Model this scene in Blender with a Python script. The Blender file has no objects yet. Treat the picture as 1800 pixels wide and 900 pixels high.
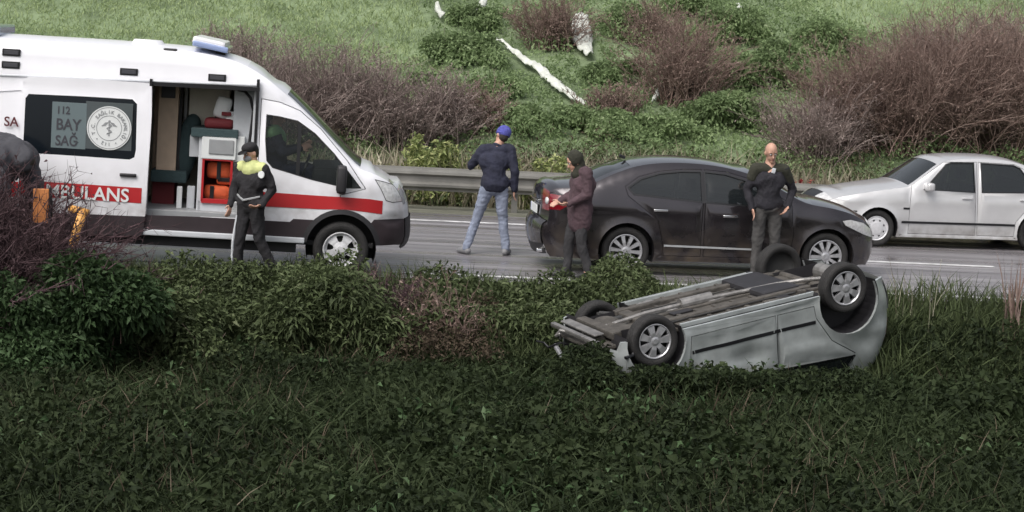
import bpy, bmesh, math, random
import numpy as np
from mathutils import Vector, Matrix
from mathutils.geometry import delaunay_2d_cdt
random.seed(7); RNG = np.random.default_rng(7)
S = bpy.context.scene; COL = S.collection
R = math.radians
# ------------------------------------------------------------------ camera, sky, sun, exposure
FPX, CAMZ, PITCH, ROLL = 3510.0, 3.25, R(6.73), R(2.5)
cam_d = bpy.data.cameras.new('camera'); cam = bpy.data.objects.new('camera', cam_d); COL.objects.link(cam)
cam_d.sensor_width = 36; cam_d.lens = 36 * FPX / 1800; cam_d.clip_start = 0.5; cam_d.clip_end = 2000
CM = Matrix.Rotation(math.pi / 2 - PITCH, 3, 'X') @ Matrix.Rotation(ROLL, 3, 'Z')
cam.matrix_world = Matrix.Translation((0, 0, CAMZ)) @ CM.to_4x4()
S.camera = cam
world = bpy.data.worlds.new("World"); S.world = world; world.use_nodes = True
wn = world.node_tree.nodes; wl = world.node_tree.links
bg = wn['Background']; sky = wn.new('ShaderNodeTexSky'); sky.sky_type = 'NISHITA'; sky.sun_disc = False
SUN_E, SUN_A = R(52), R(215)
sky.sun_elevation = SUN_E; sky.sun_rotation = SUN_A; sky.air_density = 1.0; sky.dust_density = 6.0; sky.ozone_density = 1.0
hs = wn.new('ShaderNodeHueSaturation'); hs.inputs['Saturation'].default_value = 0.35
wl.new(sky.outputs[0], hs.inputs['Color']); wl.new(hs.outputs[0], bg.inputs[0]); bg.inputs[1].default_value = 0.13
sun_d = bpy.data.lights.new('sun', 'SUN'); sun = bpy.data.objects.new('sun', sun_d); COL.objects.link(sun)
sun_d.energy = 1.3; sun_d.angle = R(45); sun_d.color = (1, .97, .93)
sd = Vector((math.sin(SUN_A) * math.cos(SUN_E), math.cos(SUN_A) * math.cos(SUN_E), math.sin(SUN_E)))
sun.rotation_euler = (sd).to_track_quat('Z', 'Y').to_euler(); sun.location = (0, 0, 40)
S.view_settings.view_transform = 'Standard'; S.view_settings.look = 'None'
S.view_settings.exposure = 0.35; S.view_settings.gamma = 1.0

def ray(px, py):
    return (CM @ Vector((px - 900, 450 - py, -FPX))).normalized()
def at(px, py, Y):                 # point on the vertical plane y = Y seen through a photograph pixel
    d = ray(px, py); return Vector((0, 0, CAMZ)) + d * (Y / d.y)
def gat(px, py, z=0.0):            # point at height z seen through a photograph pixel
    d = ray(px, py); return Vector((0, 0, CAMZ)) + d * ((z - CAMZ) / d.z)

# ------------------------------------------------------------------ materials
def new_mat(name):
    m = bpy.data.materials.new(name); m.use_nodes = True
    return m, m.node_tree.nodes, m.node_tree.links, m.node_tree.nodes['Principled BSDF']
def mat(name, col, rough=.5, metal=0, coat=0, noise=0.0, nscale=8, bump=0.0, bscale=60, dirt=None, spec=.5):
    m, n, l, b = new_mat(name)
    b.inputs['Base Color'].default_value = (*col, 1); b.inputs['Roughness'].default_value = rough
    b.inputs['Metallic'].default_value = metal; b.inputs['Coat Weight'].default_value = coat
    b.inputs['Coat Roughness'].default_value = .08; b.inputs['Specular IOR Level'].default_value = spec
    tc = n.new('ShaderNodeTexCoord')
    if noise > 0:
        t = n.new('ShaderNodeTexNoise'); t.inputs['Scale'].default_value = nscale; t.inputs['Detail'].default_value = 6
        l.new(tc.outputs['Object'], t.inputs['Vector'])
        r = n.new('ShaderNodeMapRange'); r.inputs[1].default_value = .3; r.inputs[2].default_value = .7
        r.inputs[3].default_value = 1 - noise; r.inputs[4].default_value = 1 + noise * .6
        l.new(t.outputs[0], r.inputs[0])
        x = n.new('ShaderNodeMix'); x.data_type = 'RGBA'; x.blend_type = 'MULTIPLY'; x.inputs[0].default_value = 1
        x.inputs[6].default_value = (*col, 1); l.new(r.outputs[0], x.inputs[7])
        l.new(x.outputs[2], b.inputs['Base Color']); last = x.outputs[2]
        if dirt:
            z = n.new('ShaderNodeSeparateXYZ'); l.new(tc.outputs['Object'], z.inputs[0])
            mr = n.new('ShaderNodeMapRange'); mr.inputs[1].default_value = dirt[1]; mr.inputs[2].default_value = dirt[0]
            mr.inputs[3].default_value = 0; mr.inputs[4].default_value = 1
            l.new(z.outputs[2], mr.inputs[0])
            t2 = n.new('ShaderNodeTexNoise'); t2.inputs['Scale'].default_value = 5; t2.inputs['Detail'].default_value = 8
            l.new(tc.outputs['Object'], t2.inputs['Vector'])
            mm = n.new('ShaderNodeMath'); mm.operation = 'MULTIPLY'; l.new(mr.outputs[0], mm.inputs[0]); t4 = n.new('ShaderNodeMapRange'); t4.inputs[1].default_value = .35; t4.inputs[2].default_value = .75; t4.inputs[4].default_value = .95; l.new(t2.outputs[0], t4.inputs[0]); l.new(t4.outputs[0], mm.inputs[1])
            x2 = n.new('ShaderNodeMix'); x2.data_type = 'RGBA'; l.new(mm.outputs[0], x2.inputs[0]); l.new(last, x2.inputs[6])
            x2.inputs[7].default_value = (.11, .085, .06, 1); l.new(x2.outputs[2], b.inputs['Base Color'])
            rr = n.new('ShaderNodeMapRange'); rr.inputs[3].default_value = rough; rr.inputs[4].default_value = .8
            l.new(mm.outputs[0], rr.inputs[0]); l.new(rr.outputs[0], b.inputs['Roughness'])
    if bump > 0:
        t = n.new('ShaderNodeTexNoise'); t.inputs['Scale'].default_value = bscale; t.inputs['Detail'].default_value = 4
        l.new(tc.outputs['Object'], t.inputs['Vector'])
        bp = n.new('ShaderNodeBump'); bp.inputs['Strength'].default_value = bump; bp.inputs['Distance'].default_value = .02
        l.new(t.outputs[0], bp.inputs['Height']); l.new(bp.outputs[0], b.inputs['Normal'])
    return m
def leaf_mat(name, cols, transl=.25, rough=.55, patch=.6):
    m, n, l, b = new_mat(name)
    at_ = n.new('ShaderNodeAttribute'); at_.attribute_name = 'tint'
    tc = n.new('ShaderNodeTexCoord'); t = n.new('ShaderNodeTexNoise'); t.inputs['Scale'].default_value = .8; t.inputs['Detail'].default_value = 3
    l.new(tc.outputs['Object'], t.inputs['Vector'])
    mx = n.new('ShaderNodeMix'); mx.inputs[0].default_value = patch * .6
    mr = n.new('ShaderNodeMapRange'); mr.inputs[1].default_value = .32; mr.inputs[2].default_value = .68; l.new(t.outputs[0], mr.inputs[0])
    l.new(at_.outputs['Fac'], mx.inputs[2]); l.new(mr.outputs[0], mx.inputs[3])
    cr = n.new('ShaderNodeValToRGB'); e = cr.color_ramp.elements
    e[0].position = 0; e[0].color = (*cols[0], 1); e[1].position = 1; e[1].color = (*cols[-1], 1)
    for i, c in enumerate(cols[1:-1]):
        k = e.new((i + 1) / (len(cols) - 1)); k.color = (*c, 1)
    l.new(mx.outputs[0], cr.inputs[0]); l.new(cr.outputs[0], b.inputs['Base Color']); b.inputs['Roughness'].default_value = rough; b.inputs['Specular IOR Level'].default_value = .25
    tr = n.new('ShaderNodeBsdfTranslucent'); l.new(cr.outputs[0], tr.inputs[0])
    ms = n.new('ShaderNodeMixShader'); ms.inputs[0].default_value = transl
    l.new(b.outputs[0], ms.inputs[1]); l.new(tr.outputs[0], ms.inputs[2]); l.new(ms.outputs[0], n['Material Output'].inputs[0])
    return m
def glass_mat(name, tint, trans):
    m, n, l, b = new_mat(name)
    b.inputs['Base Color'].default_value = (*tint, 1); b.inputs['Roughness'].default_value = .03; b.inputs['Specular IOR Level'].default_value = .7
    tr = n.new('ShaderNodeBsdfTransparent'); tr.inputs[0].default_value = (.85, .9, .88, 1)
    ms = n.new('ShaderNodeMixShader'); lw = n.new('ShaderNodeLayerWeight'); lw.inputs[0].default_value = .35
    mr = n.new('ShaderNodeMapRange'); mr.inputs[3].default_value = trans; mr.inputs[4].default_value = trans * .2
    l.new(lw.outputs[1], mr.inputs[0]); l.new(mr.outputs[0], ms.inputs[0])
    l.new(b.outputs[0], ms.inputs[1]); l.new(tr.outputs[0], ms.inputs[2]); l.new(ms.outputs[0], n['Material Output'].inputs[0])
    return m
M = {}
M['white'] = mat('white_paint', (.80, .80, .84), .3, coat=.6, noise=.05, nscale=3, dirt=(.3, 1.3))
M['whiteroof'] = mat('white_roof', (.80, .80, .83), .35, coat=.4)
M['purple'] = mat('dark_purple_paint', (.048, .042, .048), .22, metal=.7, coat=1, noise=.12, nscale=3, dirt=(.2, .8))
M['silver'] = mat('silver_paint', (.56, .56, .57), .3, metal=.3, coat=.8, noise=.05, nscale=4, dirt=(.12, .5))
M['greysilver'] = mat('grey_silver_paint', (.42, .45, .45), .38, metal=.3, coat=.5, noise=.22, nscale=5)
M['black'] = mat('black_plastic', (.022, .021, .024), .55, noise=.2, nscale=10)
M['trim'] = mat('black_trim', (.010, .010, .012), .4)
M['maroonblack'] = mat('dark_cladding', (.030, .020, .024), .6, noise=.2, nscale=6)
M['rubber'] = mat('tyre_rubber', (.02, .019, .019), .8, noise=.3, nscale=14, bump=.4, bscale=70)
M['alloy'] = mat('alloy_rim', (.50, .50, .52), .35, metal=.6, noise=.15, nscale=20)
M['rimwhite'] = mat('pale_steel_rim', (.62, .62, .64), .4, metal=.2, noise=.1, nscale=20)
M['hub'] = mat('dark_wheel_hub', (.05, .05, .05), .6, metal=.3)
M['chrome'] = mat('chrome', (.75, .75, .76), .15, metal=1)
M['red'] = mat('red_stripe', (.42, .018, .022), .35, coat=.4, noise=.05, nscale=4)
M['redlens'] = mat('red_lens', (.17, .006, .012), .12, coat=1)
M['clearlens'] = mat('clear_lens', (.62, .62, .62), .1, coat=1, noise=.25, nscale=25)
M['darklens'] = mat('smoked_lens', (.07, .07, .08), .1, coat=1)
M['bluelens'] = mat('blue_lens', (.30, .38, .62), .15, coat=1)
M['glassdark'] = glass_mat('tinted_glass', (.014, .017, .019), .16)
M['glass'] = glass_mat('window_glass', (.02, .024, .027), .62)
M['glassblack'] = mat('black_privacy_glass', (.006, .009, .013), .12, spec=.25)
M['decal'] = mat('grey_window_sticker', (.13, .17, .18), .5)
M['decal_d'] = mat('dim_window_sticker', (.07, .085, .09), .5)
M['badge'] = mat('white_sticker', (.72, .74, .74), .5)
M['ink'] = mat('dark_ink', (.05, .05, .06), .5)
M['inkred'] = mat('maroon_ink', (.10, .02, .025), .5)
M['grey'] = mat('grey_plastic', (.30, .31, .32), .5, noise=.1)
M['lightgrey'] = mat('pale_grey_plastic', (.55, .57, .60), .45, noise=.08)
M['beige'] = mat('beige_panel', (.72, .68, .58), .6, noise=.05)
M['tan'] = mat('tan_panel', (.62, .47, .35), .6, noise=.1)
M['teal'] = mat('dark_teal_cloth', (.045, .075, .08), .9, bump=.5, bscale=40)
M['orange'] = mat('orange_fabric', (.62, .11, .035), .75, noise=.2, nscale=9, bump=.4, bscale=30)
M['darkred'] = mat('dark_red_fabric', (.15, .015, .02), .7)
M['interior'] = mat('dark_interior', (.03, .03, .032), .8, noise=.2)
M['underseal'] = mat('underseal', (.075, .068, .06), .7, noise=.45, nscale=7, bump=.6, bscale=18)
M['bare'] = mat('bare_metal', (.30, .29, .28), .45, metal=.6, noise=.35, nscale=9, bump=.3, bscale=20)
M['galv'] = mat('galvanised_steel', (.20, .195, .18), .55, metal=.35, noise=.25, nscale=3)
M['skin'] = mat('skin', (.52, .30, .22), .55, noise=.06)
M['dark'] = mat('dark_jacket_cloth', (.017, .016, .022), .9, noise=.3, nscale=9, bump=.6, bscale=25)
M['navy'] = mat('navy_cloth', (.022, .024, .045), .9, noise=.3, nscale=9, bump=.6, bscale=25)
M['jeans'] = mat('faded_denim', (.22, .25, .33), .9, noise=.22, nscale=7, bump=.6, bscale=30)
M['blackcloth'] = mat('black_cloth', (.018, .017, .02), .9, noise=.3, nscale=9, bump=.6, bscale=25)
M['charcoal'] = mat('charcoal_cloth', (.060, .060, .070), .85, noise=.2, nscale=6, bump=.6, bscale=14)
M['maroon'] = mat('maroon_cloth', (.080, .048, .058), .9, noise=.25, nscale=9, bump=.6, bscale=25)
M['darktrouser'] = mat('dark_trouser_cloth', (.034, .033, .036), .9, noise=.3, nscale=9, bump=.6, bscale=25)
M['greytrouser'] = mat('dark_grey_trouser_cloth', (.055, .053, .052), .9, noise=.3, nscale=9, bump=.6, bscale=25)
M['olive'] = mat('olive_cloth', (.032, .032, .022), .9, noise=.3, nscale=9, bump=.6, bscale=25)
M['hivis'] = mat('hi_vis_yellow', (.56, .60, .26), .7, noise=.1, nscale=9, bump=.4, bscale=25)
M['hivisgreen'] = mat('hi_vis_green', (.22, .42, .20), .7, noise=.1, nscale=9, bump=.4, bscale=25)
M['beanie'] = mat('blue_knit', (.085, .09, .36), .95, noise=.2, nscale=14, bump=.8, bscale=60)
M['shoe'] = mat('grey_shoe', (.20, .20, .21), .6)
M['blackshoe'] = mat('black_shoe', (.02, .02, .02), .5)
M['eye'] = mat('eye_dark', (.03, .02, .02), .3)
M['lip'] = mat('lip', (.36, .14, .12), .5)
M['hair'] = mat('dark_hair', (.03, .024, .018), .8, bump=.8, bscale=80)
M['mask'] = mat('grey_face_mask', (.22, .23, .25), .8)
M['orangeboard'] = mat('orange_board', (.55, .21, .07), .5, noise=.25, nscale=6)
M['yelloworange'] = mat('yellow_orange_plastic', (.72, .36, .09), .5, noise=.15, nscale=8)
M['pale'] = mat('pale_sheet', (.58, .60, .55), .7, noise=.2, nscale=5, bump=.6, bscale=10)
M['twig_purple'] = leaf_mat('purple_brown_twigs', [(.135, .10, .092), (.225, .175, .16), (.34, .285, .26)], 0, .9, .3)
M['twig_brown'] = leaf_mat('red_brown_twigs', [(.125, .082, .068), (.215, .150, .128), (.32, .245, .21)], 0, .9, .3)
M['twig_dark'] = leaf_mat('dark_purple_twigs', [(.035, .020, .024), (.075, .045, .05), (.12, .08, .085)], 0, .9, .3)
M['leaf_dark'] = leaf_mat('darkened_green_leaves', [(.008, .013, .006), (.017, .027, .010), (.031, .046, .017), (.065, .085, .040)], .25, .8, .35)  # leaf colours lowered to stand in for a dark fade over the foreground
M['leaf_bush'] = leaf_mat('bush_leaves', [(.018, .036, .015), (.038, .070, .026), (.068, .115, .048), (.13, .18, .10)], .25, .65, .3)
M['leaf_hill'] = leaf_mat('hazed_bramble_leaves', [(.09, .125, .06), (.18, .25, .115), (.28, .37, .18), (.42, .48, .31)], .4, .75, .45)  # leaf colours lightened to stand in for haze over the slope
M['leaf_olive'] = leaf_mat('olive_weeds', [(.034, .044, .022), (.060, .080, .034), (.098, .128, .055), (.20, .215, .13)], .2, .7, .5)
M['leaf_brown'] = leaf_mat('dead_brown_leaves', [(.026, .020, .013), (.052, .038, .026), (.085, .064, .043), (.15, .125, .09)], .15, .8, .4)
M['leaf_yellow'] = leaf_mat('yellow_green_leaves', [(.08, .11, .04), (.19, .235, .085), (.36, .40, .16), (.60, .61, .32)], .3, .6, .3)
M['leaf_pale'] = leaf_mat('pale_dry_reed', [(.13, .11, .08), (.27, .24, .17), (.42, .39, .29), (.58, .55, .43)], .2, .8, .4)
M['leaf_red'] = leaf_mat('red_leaves', [(.16, .02, .025), (.28, .035, .04), (.35, .06, .06)], .2, .7, .3)
M['grass_hill'] = leaf_mat('field_grass', [(.18, .235, .115), (.25, .32, .15), (.31, .385, .19), (.38, .42, .25)], .25, .7, .5)
# ------------------------------------------------------------------ object helpers
def link(name, me, m=None, parent=None, smooth=False, label=None):
    o = bpy.data.objects.new(name, me); COL.objects.link(o)
    if m is not None: me.materials.append(m)
    if parent: o.parent = parent
    if smooth: me.polygons.foreach_set('use_smooth', [True] * len(me.polygons))
    if label: o['label'] = label
    return o
def pyd(name, v, f, m=None, parent=None, smooth=False, label=None):
    me = bpy.data.meshes.new(name); me.from_pydata([tuple(map(float, p)) for p in v], [], f); me.update()
    return link(name, me, m, parent, smooth, label)
def bmo(name, bm, m, parent=None, smooth=False, label=None, fix=True):
    if fix: bmesh.ops.recalc_face_normals(bm, faces=bm.faces)
    me = bpy.data.meshes.new(name); bm.to_mesh(me); bm.free()
    return link(name, me, m, parent, smooth, label)
def thing(name, label, cat, loc=(0, 0, 0), rot=0, group=None):
    o = bpy.data.objects.new(name, None); COL.objects.link(o); o.empty_display_size = .2
    o.location = loc; o.rotation_euler = (0, 0, rot); o['label'] = label; o['category'] = cat
    if group: o['group'] = group
    return o
def tag(o, label, cat, group=None):
    o['label'] = label; o['category'] = cat
    if group: o['group'] = group
    return o
def kind(o, k, label=None, cat=None):
    o['kind'] = k
    if label: o['label'] = label
    if cat: o['category'] = cat
    return o
def box(bm, c, s, rot=None, bev=0):
    mtx = Matrix.Translation(Vector(c)) @ (rot.to_4x4() if rot else Matrix.Identity(4)) @ Matrix.Diagonal((*s, 1))
    r = bmesh.ops.create_cube(bm, size=1, matrix=mtx)
    if bev:
        es = list({e for v in r['verts'] for e in v.link_edges})
        bmesh.ops.bevel(bm, geom=es, offset=bev, segments=2, affect='EDGES', profile=.6)
def cyl(bm, p0, p1, r0, r1=None, n=12, caps=True):
    p0, p1 = Vector(p0), Vector(p1); r1 = r0 if r1 is None else r1
    d = p1 - p0; q = d.to_track_quat('Z', 'Y').to_matrix().to_4x4()
    bmesh.ops.create_cone(bm, cap_ends=caps, segments=n, radius1=max(r0, 1e-4), radius2=max(r1, 1e-4), depth=d.length, matrix=Matrix.Translation((p0 + p1) / 2) @ q)
def ball(bm, c, s, rot=None, u=16, v=10):
    mtx = Matrix.Translation(Vector(c)) @ (rot.to_4x4() if rot else Matrix.Identity(4)) @ Matrix.Diagonal((*s, 1))
    bmesh.ops.create_uvsphere(bm, u_segments=u, v_segments=v, radius=1, matrix=mtx)
def tube(bm, pts, r, n=8):
    for a, b in zip(pts, pts[1:]):
        cyl(bm, a, b, r, r, n); 
    for p in pts[1:-1]: ball(bm, p, (r, r, r), None, n, 6)
def lathe(bm, prof, axis='Y', n=40, c=(0, 0, 0), closed=False):
    rings = []
    for (r, a) in prof:
        ring = []
        for i in range(n):
            t = 2 * math.pi * i / n
            ring.append(bm.verts.new((c[0] + r * math.cos(t), c[1] + a, c[2] + r * math.sin(t))))
        rings.append(ring)
    prs = list(zip(rings, rings[1:])) + ([(rings[-1], rings[0])] if closed else [])
    for A, B in prs:
        for i in range(n):
            bm.faces.new((A[i], A[(i + 1) % n], B[(i + 1) % n], B[i]))
    return rings
def text_mesh(name, s, size, m, parent, loc, rot, depth=.002, squeeze=1.0, bold=True, align='LEFT'):
    cu = bpy.data.curves.new(name, 'FONT'); cu.body = s; cu.size = size; cu.extrude = depth; cu.align_x = align
    if bold: cu.offset = size * .018
    cu.resolution_u = 4
    o = bpy.data.objects.new(name, cu); COL.objects.link(o)
    dg = bpy.context.evaluated_depsgraph_get(); me = bpy.data.meshes.new_from_object(o.evaluated_get(dg))
    bpy.data.objects.remove(o); me.name = name
    me.materials.clear()
    q = link(name, me, m, parent); q.location = loc; q.rotation_euler = rot; q.scale = (squeeze, 1, 1)
    return q
# ------------------------------------------------------------------ vehicle shells
def pip(P, poly):
    x, y = P[:, 0], P[:, 1]; c = np.zeros(len(P), bool); n = len(poly)
    for i in range(n):
        x0, y0 = poly[i]; x1, y1 = poly[(i + 1) % n]
        if y0 == y1: continue
        k = ((y0 > y) != (y1 > y)) & (x < (x1 - x0) * (y - y0) / (y1 - y0) + x0); c ^= k
    return c
def segdist(P, line):
    P = np.asarray(P, float); d = np.full(len(P), 1e9)
    for a, b in zip(line, line[1:]):
        a = np.array(a); b = np.array(b); ab = b - a; L = (ab @ ab) + 1e-12
        t = np.clip(((P - a) @ ab) / L, 0, 1); q = a + t[:, None] * ab
        d = np.minimum(d, np.hypot(*(P - q).T))
    return d
def smooth_line(pts, sub=4, closed=False):
    out = []; n = len(pts); P = [np.array(p, float) for p in pts]
    rng = range(n) if closed else range(n - 1)
    for i in rng:
        p0 = P[(i - 1) % n] if closed or i > 0 else P[0]; p1 = P[i]; p2 = P[(i + 1) % n]
        p3 = P[(i + 2) % n] if closed or i + 2 < n else P[-1]
        # centripetal-ish: limited tangents
        L = np.linalg.norm(p2 - p1)
        t1 = (p2 - p0); t1 = t1 / (np.linalg.norm(t1) + 1e-9) * L; t2 = (p3 - p1); t2 = t2 / (np.linalg.norm(t2) + 1e-9) * L
        for k in range(sub):
            u = k / sub; h = (2*u**3 - 3*u*u + 1, u**3 - 2*u*u + u, -2*u**3 + 3*u*u, u**3 - u*u)
            out.append(tuple(h[0] * p1 + h[1] * t1 + h[2] * p2 + h[3] * t2))
    if not closed: out.append(tuple(P[-1]))
    return out
def offset_poly(poly, d):        # d > 0 grows
    P = [np.array(p, float) for p in poly]; n = len(P)
    area = sum(P[i][0] * P[(i + 1) % n][1] - P[(i + 1) % n][0] * P[i][1] for i in range(n)); s = 1 if area > 0 else -1
    out = []
    for i in range(n):
        a, b, c = P[i - 1], P[i], P[(i + 1) % n]
        e1 = (b - a) / (np.linalg.norm(b - a) + 1e-9); e2 = (c - b) / (np.linalg.norm(c - b) + 1e-9)
        n1 = np.array((e1[1], -e1[0])) * s; n2 = np.array((e2[1], -e2[0])) * s
        m = n1 + n2; m /= (np.linalg.norm(m) + 1e-9); k = d / max(.4, m @ n1)
        out.append(tuple(b + m * k))
    return out
class Shell:
    def __init__(s, upper, arches, zs, W, round_d=.09, round_a=.05, sub=4, flare=.018, edgeline=None):
        s.up = smooth_line(upper, sub) if sub > 1 else list(upper)
        if s.up[0][0] < s.up[-1][0]: raise ValueError('upper must run front to rear')
        bot = []; xr = s.up[-1][0]
        s.arches = arches
        bot.append((xr + .03, zs))
        for (cx, cz, ra) in sorted(arches):
            h = zs - cz
            if abs(h) < ra:
                a0 = math.pi - math.asin(h / ra); a1 = math.asin(h / ra)
                for k in range(19):
                    a = a0 + (a1 - a0) * k / 18
                    bot.append((cx + ra * math.cos(a), cz + ra * math.sin(a)))
        bot.append((s.up[0][0] - .03, zs))
        s.out = s.up + bot; s.W0 = W; s.rd = round_d; s.ra = round_a; s.fl = flare; s.zs = zs
    def W(s, x, z):
        x = np.atleast_1d(np.asarray(x, float)); z = np.atleast_1d(np.asarray(z, float))
        w = s.W0(x, z); P = np.stack([x, z], 1)
        d = segdist(P, s.up); w = w - s.ra * np.clip(1 - d / s.rd, 0, 1) ** 2
        for (cx, cz, ra) in s.arches:
            dd = np.hypot(x - cx, z - cz) - ra
            w = w + s.fl * np.exp(-np.clip(dd, 0, 9) / .05)
        return w
    def sides(s, root, regs, mat_body, spacing=.07, body_name='body_side', signs=(-1, 1), body_label=None):
        """regs: list of dict(name, poly, mat, dy, gap, trim, only) in priority order"""
        rings = [s.out]
        for r in regs:
            rings.append(r['poly'])
            if r.get('gap'): rings.append(offset_poly(r['poly'], -r['gap']))
            if r.get('trim'): rings.append(offset_poly(r['poly'], r['trim']))
        pts = []; edges = []
        for ring in rings:
            b = len(pts); pts += [tuple(p) for p in ring]; n = len(ring)
            edges += [(b + i, b + (i + 1) % n) for i in range(n)]
        A = np.array(s.out); x0, z0 = A.min(0); x1, z1 = A.max(0)
        gx, gz = np.meshgrid(np.arange(x0, x1, spacing), np.arange(z0, z1, spacing * .8)); G = np.stack([gx.ravel(), gz.ravel()], 1)
        G = G[pip(G, s.out)]
        for ring in rings:
            G = G[segdist(G, list(ring) + [ring[0]]) > spacing * .35]
        pts += [tuple(p) for p in G]
        vo, eo, fo, *_ = delaunay_2d_cdt([Vector(p) for p in pts], edges, [], 0, 1e-6)
        V = np.array([tuple(v) for v in vo]); F = np.array([tuple(f) for f in fo if len(f) == 3]); C = V[F].mean(1)
        inside = pip(C, s.out); cls = np.full(len(F), -1); cls[~inside] = -9
        done = ~inside
        for i, r in enumerate(regs):
            k = pip(C, r['poly']) & ~done
            if r.get('gap'):
                kin = pip(C, offset_poly(r['poly'], -r['gap'])); cls[k & kin] = i; cls[k & ~kin] = -9
            else: cls[k] = i
            done |= k
            if r.get('trim'):
                k = pip(C, offset_poly(r['poly'], r['trim'])) & ~done; cls[k] = 1000 + i; done |= k
        for sg in signs:
            for c in sorted(set(cls)):
                if c == -9: continue
                if c == -1: nm, mm, dy, lab = body_name, mat_body, 0, body_label
                elif c >= 1000: nm, mm, dy, lab = 'window_trim', M['trim'], .003, None
                else:
                    r = regs[c]; nm, mm, dy, lab = r['name'], r['mat'], r.get('dy', 0), r.get('label')
                    if r.get('only') and r['only'] != sg: mm = mat_body; nm = body_name; dy = 0; lab = None
                    if nm is None: continue
                f = F[cls == c]; idx = np.unique(f); mp = {a: b for b, a in enumerate(idx)}
                v2 = V[idx]; w = s.W(v2[:, 0], v2[:, 1]) + dy
                vv = [(v2[k, 0], sg * w[k], v2[k, 1]) for k in range(len(idx))]
                ff = []
                from collections import Counter
                cnt = Counter()
                for t in f:
                    a, b, d_ = (mp[q] for q in t)
                    # orientation: normal should point to sg*y
                    pa, pb, pc = v2[a], v2[b], v2[d_]
                    ar = (pb[0] - pa[0]) * (pc[1] - pa[1]) - (pc[0] - pa[0]) * (pb[1] - pa[1])
                    tri = (a, b, d_) if (ar > 0) == (sg < 0) else (a, d_, b)
                    ff.append(tri)
                    for e in ((tri[0], tri[1]), (tri[1], tri[2]), (tri[2], tri[0])): cnt[e] += 1
                dep = .03 if c != -1 else .04
                if c < 1000:
                    for (a, b) in list(cnt):
                        if (b, a) not in cnt:
                            k = len(vv); A_, B_ = vv[a], vv[b]
                            vv += [A_, B_, (B_[0], B_[1] - sg * dep, B_[2]), (A_[0], A_[1] - sg * dep, A_[2])]
                            ff.append((k + 1, k, k + 3, k + 2))
                r0 = regs[c] if 0 <= c < 900 else {}
                par = root
                o = pyd(nm, vv, ff, mm, par, True, lab)
    def strip(s, root, cls, mat_body, crown, name='body_top', nt=20, side_only=None):
        """surface spanning the two sides along the upper outline. cls(x,z,|t|)->None or (name, mat, offset)"""
        up = np.array(s.up); n = len(up); w = s.W(up[:, 0], up[:, 1])
        tan = np.gradient(up, axis=0); tan /= np.linalg.norm(tan, axis=1)[:, None] + 1e-9
        nor = np.stack([-tan[:, 1], tan[:, 0]], 1)   # outward for front->rear ordering going up (x decreasing)
        nor = np.where((nor[:, 1:2] < -.3) & False, -nor, nor)
        # outline runs front-bottom -> up -> rear: outward normal is to the left-hand... fix by centroid
        cen = up.mean(0); sgn = np.sign(((up - cen) * nor).sum(1)).sum(); nor *= 1 if sgn > 0 else -1
        T = np.linspace(-1, 1, nt + 1); T = np.sign(T) * np.abs(T) ** .8
        cr = np.array([crown(x, z) for x, z in up])
        def vert(i, j, off):
            t = T[j]; k = cr[i] * (1 - abs(t) ** 2.4) + off
            return (up[i, 0] + nor[i, 0] * k, t * w[i], up[i, 1] + nor[i, 1] * k)
        groups = {}
        for i in range(n - 1):
            for j in range(nt):
                xc, zc = (up[i] + up[i + 1]) / 2; tc = (T[j] + T[j + 1]) / 2
                c = cls(xc, zc, tc) or (name, mat_body, 0)
                if c == 'skip': continue
                groups.setdefault((c[0], c[2], c[1].name, (tc > 0) if (len(c) > 3) else 0), [c, []])[1].append((i, j))
        split = []
        for key, (c, cells) in groups.items():
            left = set(cells)
            while left:
                st = [left.pop()]; comp = []
                while st:
                    i, j = st.pop(); comp.append((i, j))
                    for q in ((i + 1, j), (i - 1, j), (i, j + 1), (i, j - 1)):
                        if q in left: left.remove(q); st.append(q)
                split.append((c if (c[0] != name or len(comp) > 60) else ('roof_pillar', c[1], c[2]), comp))
        for c, cells in split:
            vs = {}; vv = []; ff = []
            def vid(i, j):
                if (i, j) not in vs: vs[(i, j)] = len(vv); vv.append(vert(i, j, c[2]))
                return vs[(i, j)]
            for (i, j) in cells: ff.append((vid(i, j), vid(i + 1, j), vid(i + 1, j + 1), vid(i, j + 1)))
            pyd(c[0], vv, ff, c[1], root, True)
    def liners(s, root, depth=.42, m=None):
        for (cx, cz, ra) in s.arches:
            for sg in (-1, 1):
                w = float(s.W(cx, cz + ra)[0]) - .035; bm = bmesh.new(); A = []; B = []
                for k in range(21):
                    a = math.pi * (-.12 + 1.24 * k / 20); r = ra + .006
                    A.append(bm.verts.new((cx + r * math.cos(a), sg * w, cz + r * math.sin(a))))
                    B.append(bm.verts.new((cx + r * math.cos(a), sg * (w - depth), cz + r * math.sin(a))))
                for k in range(20): bm.faces.new((A[k], A[k + 1], B[k + 1], B[k]))
                bm.faces.new(B)
                bmo('wheel_well', bm, m or M['black'], root)

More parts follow.
